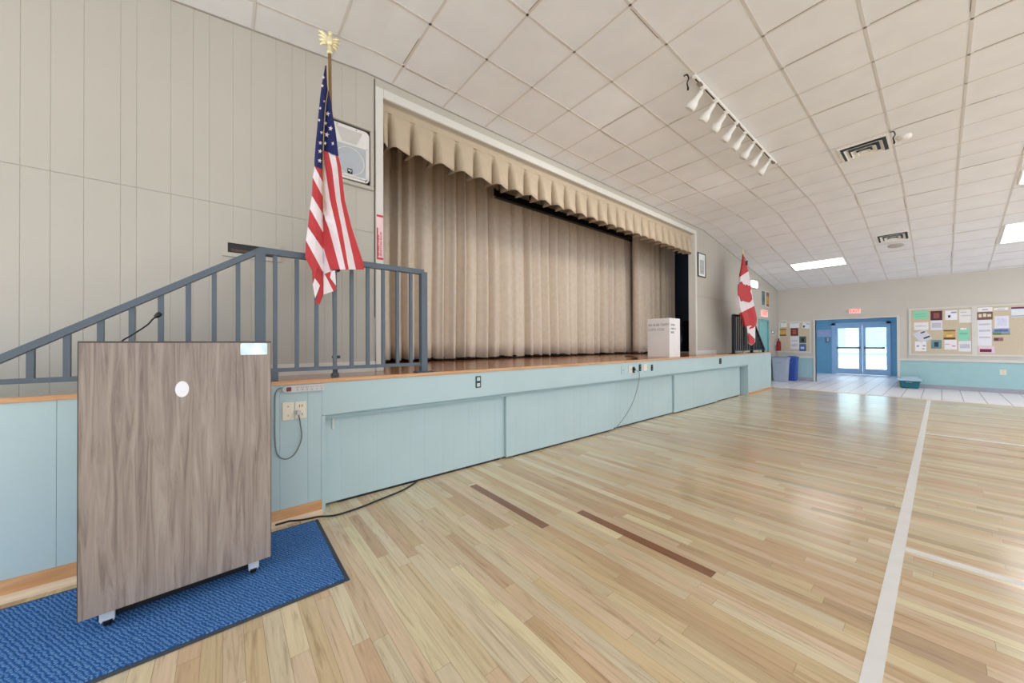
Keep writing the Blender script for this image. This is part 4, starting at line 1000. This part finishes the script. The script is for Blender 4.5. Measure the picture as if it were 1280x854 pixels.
def troffer(label, x0, x1, y0, y1, pw_):
    t = thing('ceiling_light', label, 'ceiling light', ((x0+x1)/2, (y0+y1)/2, zc((y0+y1)/2)-.03), group='fluorescent ceiling panels')
    mb = MB()
    for a in ((x0,y0,x1,y0+.02),(x0,y1-.02,x1,y1),(x0,y0+.02,x0+.02,y1-.02),(x1-.02,y0+.02,x1,y1-.02)): tile_box(mb, *a, .0, .014)
    mb.build('frame', 'lamp', t)
    mb = MB(); tile_box(mb, x0+.02, y0+.02, x1-.02, y1-.02, .004, .010); mb.build('diffuser', 'diff', t)
tf = [('lit ceiling light panel nearest the far left corner', GX0+1*GP+.02, GX0+3*GP-.02, 11.54, 12.12),
      ('lit ceiling light panel at the right edge, nearer the far wall', .75, 1.82, 11.02, 12.1),
      ('lit ceiling light panel at the right edge, nearer the camera', .75, 1.82, 8.32, 9.36)]
for a in tf: troffer(*a, 30)
for x0, y0, w_ in ((3.4, 11.05, 'level with the farther ceiling vent'), (3.4, 8.35, 'level with the far flag'), (3.4, 5.2, 'level with the nearer ceiling vent'), (3.4, 2.0, 'level with the near stage railing'), (3.4, -1.5, 'behind the podium'), (5.6, 3.4, 'farthest right of all')):
    troffer('lit ceiling light panel over the hall floor at right, '+w_, x0, x0+1.07, y0, y0+1.05, 30)
t = thing('ceiling_light', 'unseen light panel added inside the vestibule to brighten it', 'ceiling light', (-2.2, 16, 2.4))  # added panel, out of view, that lifts the vestibule walls
mb = MB(); mb.box((-2.9, 15.5, 2.425), (-1.5, 15.53, 2.45)); mb.box((-2.9, 16.47, 2.425), (-1.5, 16.5, 2.45)); mb.box((-2.9, 15.53, 2.425), (-2.87, 16.47, 2.45)); mb.box((-1.53, 15.53, 2.425), (-1.5, 16.47, 2.45)); mb.build('frame', 'lamp', t)
mb = MB(); mb.box((-2.87, 15.53, 2.435), (-1.53, 16.47, 2.445)); mb.build('diffuser', 'diff', t)
# ------------------------------------------------------------------ far wall boards and papers
def far_rect(x0, y0, x1, y1, Y=YF):
    a = W(x0, (y0+y1)/2, Y); b_ = W(x1, (y0+y1)/2, Y); c = W((x0+x1)/2, y0, Y); d = W((x0+x1)/2, y1, Y); return a.x, b_.x, d.z, c.z
def board(label, x0, x1, z0, z1, mull=None):
    t = thing('bulletin_board', label, 'bulletin board', ((x0+x1)/2, YF, z0))
    mb = MB(); mb.box((x0, YF-.012, z0), (x1, YF, z1)); mb.build('cork_panel', 'cork', t)
    mb = MB(); f = .045
    for a, b_ in (((x0, z0), (x1, z0+f)), ((x0, z1-f), (x1, z1)), ((x0, z0+f), (x0+f, z1-f)), ((x1-f, z0+f), (x1, z1-f))): mb.box((a[0], YF-.022, a[1]), (b_[0], YF-.0, b_[1]), bev=.003)
    if mull: mb.box((mull-.04, YF-.02, z0+f), (mull+.04, YF, z1-f), bev=.003)
    mb.build('frame', 'white', t)
board('large bulletin board with white frame right of the vestibule opening', -.545, 3.0, .845, 2.075, W(1218, 415, YF).x)
board('small bulletin board in the far left corner above the bins', -3.372, -2.53, .87, 1.86)
pm = {}
def pmat(c, var=.03, sc=10):
    k = (c, var)
    if k not in pm: pm[k] = mat('printed paper %d' % len(pm), c, .8, var=var, scale=sc)
    return pm[k]
def paper(label, px0, py0, px1, py1, c, deco=(), rot=0., var=.03, grp='papers pinned on the large bulletin board', name='notice_paper', lay=0, cat='paper'):
    x0, x1, z0, z1 = far_rect(px0, py0, px1, py1)
    cx, cz = (x0+x1)/2, (z0+z1)/2; yb = YF-.0122-.0012*lay
    t = thing(name, label, cat, (cx, yb, z0), group=grp)
    cr, sr = math.cos(rot), math.sin(rot)
    def pt(u, v, d): 
        a = (u-.5)*(x1-x0); b_ = (v-.5)*(z1-z0); return (cx+a*cr-b_*sr, yb-d, cz+a*sr+b_*cr)
    mb = MB(); mb.prism([pt(0,0,0), pt(1,0,0), pt(1,1,0), pt(0,1,0)], (0,-.001,0)); mb.build('sheet', pmat(c, var), t)
    for u0, v0, u1, v1, cc in deco:
        mb = MB(); mb.prism([pt(u0,v0,.001), pt(u1,v0,.001), pt(u1,v1,.001), pt(u0,v1,.001)], (0,-.0005,0)); mb.build('print_block', pmat(cc, .12, 25), t)
    return t
def q(x0, y0, x1, y1): return (1120+x0/8., 360+y0/8., 1120+x1/8., 360+y1/8.)
LG = (196,196,206)
paper('mint green landscape notice at the top left of the large board', *q(172,230,325,312), (146,220,184), [(.1,.55,.8,.62,(120,196,160)),(.1,.3,.8,.36,(120,196,160))])
paper('white notice with orange top strip, under the mint landscape one', *q(180,335,325,420), (236,236,240), [(0,.9,1,1,(228,178,130)),(.1,.4,.85,.5,LG)])
paper('dark red photo sheet near the top left of the large board', *q(345,230,463,324), (96,50,58), [(.25,.2,.75,.8,(150,88,80))], var=.2)
paper('white sheet directly under the dark red photo of the large board', *q(345,326,463,422), (228,228,238), [(.1,.25,.9,.75,LG)], lay=1)
paper('white flyer with a dark pen picture at the top of the large board', *q(490,225,612,320), (240,240,246), [(.25,.25,.45,.5,(40,44,70)),(.5,.7,.95,.85,(150,150,190))])
paper('white typed sheet at the top, left of the board divider', *q(632,215,757,347), (234,232,230), [(.1,.75,.6,.82,LG),(.1,.5,.9,.56,LG)])
paper('tilted white leaflet with a dark pen, at the left of the large board', *q(195,430,335,535), (214,216,228), [(.45,.2,.95,.34,(50,54,76)),(.55,.75,.9,.86,(60,56,60))], rot=.5, lay=1)
paper('white sheet with small dark marks at the bottom left of the large board', *q(190,535,303,632), (240,238,240), [(.15,.45,.35,.58,(130,120,140)),(.7,.5,.92,.6,(110,100,110)),(.65,.2,.85,.28,(120,110,120))])
paper('teal picture sheet at the bottom of the large board', *q(350,520,457,607), (110,148,150), [(.3,.2,.7,.75,(46,66,90))], var=.2)
paper('brown and yellow flyer in the middle of the large board', *q(475,420,594,516), (204,168,104), [(0,0,1,.2,(92,68,52)),(0,.85,1,1,(122,86,60)),(.25,.3,.75,.5,(232,200,120))], var=.15)
paper('white sheet under the brown and yellow flyer', *q(485,520,608,616), (238,234,238), [(.05,.5,.4,.6,(210,170,190)),(.6,.3,.9,.42,(176,150,170))])
paper('mint green square notice left of the divider of the large board', *q(622,400,732,526), (142,214,186), [(.2,.86,.75,1.,(236,238,238)),(.1,.5,.9,.6,(120,190,164))])
paper('white sheet under the mint square notice', *q(625,530,750,636), (232,232,240), [(.1,.3,.9,.7,LG)])
paper('white strip sheet at the top, right of the board divider', *q(815,195,965,236), (238,238,240), [(.3,.3,.7,.6,(170,180,200))])
paper('brown banner with pale script below the top strip', *q(810,240,967,318), (124,96,78), [(.1,.3,.3,.75,(222,214,200)),(.38,.35,.6,.8,(222,214,200)),(.66,.35,.9,.7,(222,214,200))], var=.15, lay=1)
paper('long white column sheet right of the divider, under the brown banner', *q(815,320,957,580), (230,230,238), [(.1,.55,.9,.62,LG),(.1,.3,.9,.36,LG),(.1,.8,.9,.86,LG)])
paper('pink sheet with dark red script at the bottom of the large board', *q(825,584,985,652), (228,206,222), [(.08,.15,.82,.6,(120,40,66))], lay=1)
paper('second white strip sheet at the top of the large board', *q(978,198,1122,222), (236,236,238), [(.25,.3,.75,.6,(190,190,196))])
paper('white sheet above the blue landscape picture', *q(985,280,1128,404), (228,228,240), [(.15,.2,.85,.8,(214,216,236))])
paper('wide blue and green landscape picture of the large board', *q(965,406,1140,470), (146,164,196), [(0,0,.5,.4,(108,134,100)),(.5,0,1,.3,(140,150,120)),(.1,.5,.9,.85,(92,114,166))], var=.2, lay=1)
paper('small brown lettered card under the landscape picture', *q(975,496,1072,532), (150,110,110), [(.1,.2,.5,.8,(98,64,66))], var=.2)
paper('white sheet with dark red heading at the right edge of the photo', *q(1152,190,1330,290), (226,232,240), [(0,.82,1,1,(110,60,90)),(0,.05,1,.16,(160,172,190))])
def q2(x0, y0, x1, y1): return (940+x0/16., 380+y0/16., 940+x1/16., 380+y1/16.)
g2 = 'papers pinned on the small corner board'
paper('white notice with dark heading at the top left of the corner board', *q2(575,335,700,465), (232,232,236), [(0,.65,.9,.85,(70,70,80))], grp=g2)
paper('yellow and brown flyer on the corner board', *q2(548,497,687,640), (206,168,98), [(0,0,1,.18,(96,74,56)),(0,.85,1,1,(140,96,64))], var=.15, grp=g2)
paper('white notice with pale blue line at the top middle of the corner board', *q2(755,350,950,480), (226,232,238), [(.1,.7,.9,.8,(170,186,200))], grp=g2)
paper('dark red photo sheet on the corner board', *q2(775,485,925,637), (104,50,60), [(.25,.2,.75,.8,(160,92,80))], var=.2, grp=g2)
paper('tilted white flyer with a dark spot on the corner board', *q2(1010,355,1165,490), (232,234,244), [(.1,.1,.35,.4,(50,52,64)),(.5,.6,.95,.75,(180,180,216))], rot=-.15, grp=g2)
paper('tall white sheet under the dark red photo of the corner board', *q2(770,648,945,905), (222,222,232), [(.1,.2,.8,.4,(206,190,206)),(.1,.6,.8,.7,LG)], grp=g2)
paper('dark teal picture sheet on the corner board', *q2(948,650,1085,782), (76,100,104), [(.3,.2,.7,.7,(30,40,48))], var=.25, grp=g2)
paper('blue picture sheet at the bottom right of the corner board', *q2(948,800,1085,945), (74,104,160), [(.2,.3,.7,.6,(190,206,230))], var=.25, grp=g2)
# outlet on wainscot
a = W(1254, 465.5, YF)
t = thing('wall_outlet', 'cream outlet plate on the teal far wall below the large board', 'outlet', (a.x, YF, a.z-.06))
mb = MB(); mb.box((a.x-.045, YF-.007, a.z-.06), (a.x+.045, YF, a.z+.06), bev=.003); mb.build('plate', 'ivory', t)
for dz in (-.028, .028):
    mb = MB(); mb.box((a.x-.018, YF-.009, a.z+dz-.016), (a.x+.018, YF-.006, a.z+dz+.016), bev=.002); mb.build('socket', 'white', t)
# ------------------------------------------------------------------ bins and tub
def tub(label, name, cat, c, w, d, h, taper, bm_, lm_, lid_over=.015, lid_h=.05, handles=True, rim=True):
    x, y = c; t = thing(name, label, cat, (x, y, 0))
    mb = MB(); b0 = [(x-w/2*taper, y-d/2*taper), (x+w/2*taper, y-d/2*taper), (x+w/2*taper, y+d/2*taper), (x-w/2*taper, y+d/2*taper)]; b1 = [(x-w/2, y-d/2), (x+w/2, y-d/2), (x+w/2, y+d/2), (x-w/2, y+d/2)]
    bm2 = bmesh.new(); vs = [bm2.verts.new((*p, 0.)) for p in b0]+[bm2.verts.new((*p, h)) for p in b1]
    for f in ((3,2,1,0),(4,5,6,7),(0,1,5,4),(1,2,6,5),(2,3,7,6),(3,0,4,7)): bm2.faces.new([vs[i] for i in f])
    bmesh.ops.bevel(bm2, geom=[e for e in bm2.edges], offset=.018, segments=3, affect='EDGES'); mb.bm(bm2); bm2.free(); mb.build('body', bm_, t)
    if rim:
        mb = MB(); mb.box((x-w/2-.012, y-d/2-.012, h-.035), (x+w/2+.012, y+d/2+.012, h-.004), bev=.008); mb.build('rim', bm_, t)
    mb = MB(); o = lid_over; mb.box((x-w/2-o, y-d/2-o, h-.004), (x+w/2+o, y+d/2+o, h+lid_h*.6), bev=.01); mb.box((x-w/2+.03, y-d/2+.03, h+lid_h*.5), (x+w/2-.03, y+d/2-.03, h+lid_h), bev=.01); mb.build('lid', lm_, t)
    if handles:
        for s in (-1, 1): 
            mb = MB(); mb.box((x-.06, y+s*(d/2+.01)-.012, h*.78), (x+.06, y+s*(d/2+.01)+.012, h*.82), bev=.005); mb.build('handle', lm_, t)
    return t
gb = mat('grey bin plastic', (172, 178, 196), .45, var=.03); gl_ = mat('blue grey bin lid', (148, 158, 184), .45)
c0 = W(976, 460, 13.3).x
tub('grey lidded waste bin in the far left corner, front of the three', 'waste_bin', 'bin', (W(976, 460, 13.2).x, 13.2), .38, .34, .72, .82, gb, gl_)
tub('blue recycling bin half hidden at the right behind the grey bin', 'recycling_bin', 'bin', (-2.975, 13.76), .28, .34, .72, .85, mat('recycling blue', (52, 84, 170), .45), mat('recycling lid', (70, 100, 180), .45))
tub('black bin half hidden at the left behind the grey bin', 'waste_bin', 'bin', (XW+.125, 13.76), .17, .34, .70, .85, 'black', 'black')
c1 = W(1137, 476, 13.72).x
tub('dark teal storage tub with pale blue lid under the large bulletin board', 'storage_tub', 'tub', (c1, 13.74), .36, .28, .2, .86, mat('dark teal plastic', (14, 104, 118), .4), mat('pale blue lid plastic', (178, 206, 222), .4), .03, .10)
# ------------------------------------------------------------------ vestibule doors
Y0 = YV
t = thing('glass_double_door', 'pale blue double doors with tall glass panes at the end of the vestibule', 'door', ((dl+dr)/2, Y0, 0))
fw = .10
M['steel'] = mat('steel bar', (110, 124, 140), .35, .6)
mb = MB(); mb.box((dl, Y0-.04, 0), (dl+fw, Y0+.12, dzt)); mb.box((dr-fw, Y0-.04, 0), (dr, Y0+.12, dzt)); mb.box((dl, Y0-.04, dzt-.08), (dr, Y0+.12, dzt)); mb.build('door_frame', 'frame', t)
xm = W(1078, 440, Y0).x
panes = [(W(1047.5, 430, Y0).x, W(1073.5, 430, Y0).x), (W(1082, 430, Y0).x, W(1110, 430, Y0).x)]
zpb, zpt = .22, W(1078, 410, Y0).z
for i, (a, b_) in enumerate(panes):
    x0, x1 = (dl+fw, xm-.004) if i == 0 else (xm+.004, dr-fw)
    mb = MB(); 
    for r_ in ((x0, .012, a, dzt-.08), (b_, .012, x1, dzt-.08), (a, .012, b_, zpb), (a, zpt, b_, dzt-.08)): mb.box((r_[0], Y0, r_[1]), (r_[2], Y0+.045, r_[3]))
    lf = mb.build('door_leaf', 'frame', t)
    mb = MB(); mb.box((a-.005, Y0+.018, zpb-.005), (b_+.005, Y0+.026, zpt+.005)); sub(mb, 'glass_pane', 'glass', lf)
    mb = MB(); zb2 = W(1078, 435, Y0).z; mb.box((x0+.04, Y0-.06, zb2-.03), (x1-.04, Y0-.03, zb2+.03), bev=.005); mb.box((x0+.04, Y0-.05, zb2-.04), (x0+.10, Y0, zb2+.04)); mb.box((x1-.10, Y0-.05, zb2-.04), (x1-.04, Y0, zb2+.04)); sub(mb, 'panic_bar', 'steel', lf)
# notice, phone, lever in the vestibule
a = W(1021.5, 412.5, Y0); b_ = W(1039, 421, Y0); mb = MB(); mb.box((a.x, Y0-.012, b_.z), (b_.x, Y0, a.z), bev=.003); tag(mb.build('wall_notice', mat('pale lilac sign', (176, 190, 226), .6)), 'pale lilac notice on the blue vestibule wall left of the doors', 'sign')
a = W(1034, 425, Y0); t = thing('wall_phone', 'small white wall phone under the lilac notice in the vestibule', 'phone', (a.x, Y0, a.z-.12))
mb = MB(); mb.box((a.x-.06, Y0-.05, a.z-.11), (a.x+.06, Y0, a.z+.09), bev=.012); mb.build('phone_body', mat('blue grey phone', (104, 130, 160), .4), t)
mb = MB(); mb.box((a.x+.005, Y0-.085, a.z-.06), (a.x+.05, Y0-.048, a.z+.09), bev=.014); mb.build('handset', 'white', t)
a = W(1119.5, 437, 14.6); t = thing('wall_dispenser', 'white and black dispenser on the right vestibule wall', 'dispenser', (XO1+.30, 15.2, 1.0))
mb = MB(); mb.box((XO1+.23, 15.1, 1.0), (XO1+.35, 15.35, 1.22), bev=.012); mb.build('housing', 'white', t)
mb = MB(); mb.box((XO1+.22, 15.14, 1.10), (XO1+.232, 15.3, 1.18), bev=.004); mb.build('window', 'black', t)
a = W(1077, 397.5, YF); mb = MB(); mb.box((a.x-.13, YF-.06, ZOP-.01), (a.x+.13, YF-.0201, ZOP+.038), bev=.008); tag(mb.build('door_closer_box', mat('pale pink plastic', (226, 210, 222), .5)), 'small pale box at the top of the vestibule opening', 'box')
# ------------------------------------------------------------------ outside the doors
mb = MB(); mb.box((-30, 18.13, -.15), (20, 60, -.02)); struct(mb.build('floor_outside', mat('pale concrete', (196, 200, 198), .9)))
t = thing('porch_column', 'thick white porch column seen through the left glass pane', 'column', (-3.6, 21.5, -.02))
mb = MB(); mb.box((-4.05, 21.5, .15), (-3.35, 22.0, 2.9), bev=.01); mb.build('shaft', mat('white stucco', (206, 216, 224), .8), t)
mb = MB(); mb.box((-4.15, 21.4, -.02), (-3.25, 22.1, .16), bev=.01); mb.build('plinth', mat('pale blue plinth', (190, 214, 230), .8), t)
t = thing('building', 'pale building with banded siding seen through the glass doors', 'building', (-4.5, 31, -.02))
mb = MB(); mb.box((-16, 31, -.02), (6, 33, 4.2)); mb.build('wall', mat('pale mint siding', (214, 234, 232), .8), t)
for i in range(9):
    mb = MB(); mb.box((-16, 30.96, .9+i*.35), (6, 31.0, .94+i*.35)); mb.build('siding_band', mat('siding shadow band', (170, 200, 206), .8), t)
for x in (-9, -7, -5, -3, -1):
    mb = MB(); mb.box((x, 30.93, 1.0), (x+1.1, 31.0, 2.3)); w = mb.build('window', mat('blue window', (150, 196, 214), .2), t)
t = thing('planter', 'low pale blue planter wall beyond the right glass pane', 'planter', (-3.0, 26, -.02))
mb = MB(); mb.box((-6.2, 26.2, -.02), (-.6, 26.9, .62), bev=.02); mb.build('wall', mat('pale blue render', (186, 208, 232), .8), t)
mb = MB(); mb.box((-6.3, 26.1, .62), (-.5, 27.0, .74), bev=.02); mb.build('coping', mat('white coping', (240, 244, 246), .8), t)
# ------------------------------------------------------------------ light
wd = bpy.data.worlds.new('world'); SC.world = wd; wd.use_nodes = True
bg = wd.node_tree.nodes['Background']; bg.inputs[0].default_value = (.88, .96, 1.08, 1); bg.inputs[1].default_value = 2.0
SE = math.radians(48.6)
sl = bpy.data.lights.new('sun', 'SUN'); sl.energy = 8.0; sl.angle = math.radians(1.5); sl.color = (.96, .99, 1.02)
so = bpy.data.objects.new('sun', sl); COL.objects.link(so); so.location = (12, 5, 9); so.rotation_euler = Vector((-.707*math.cos(SE), .707*math.cos(SE), -math.sin(SE))).to_track_quat('-Z', 'Y').to_euler()
def area(name, loc, size, power, rot, col=(1,1,1)):
    l = bpy.data.lights.new(name, 'AREA'); l.shape = 'RECTANGLE'; l.size, l.size_y = size; l.energy = power; l.color = col
    o = bpy.data.objects.new(name, l); COL.objects.link(o); o.location = loc; o.rotation_euler = rot; return o
SC.view_settings.view_transform = 'Standard'; SC.view_settings.look = 'None'; SC.view_settings.gamma = 1; SC.view_settings.use_curve_mapping = False
SC.view_settings.exposure = 0.12
SC.cycles.max_bounces = 10; SC.cycles.diffuse_bounces = 6; SC.cycles.use_denoising = True
SC.cycles.sample_clamp_indirect = 8
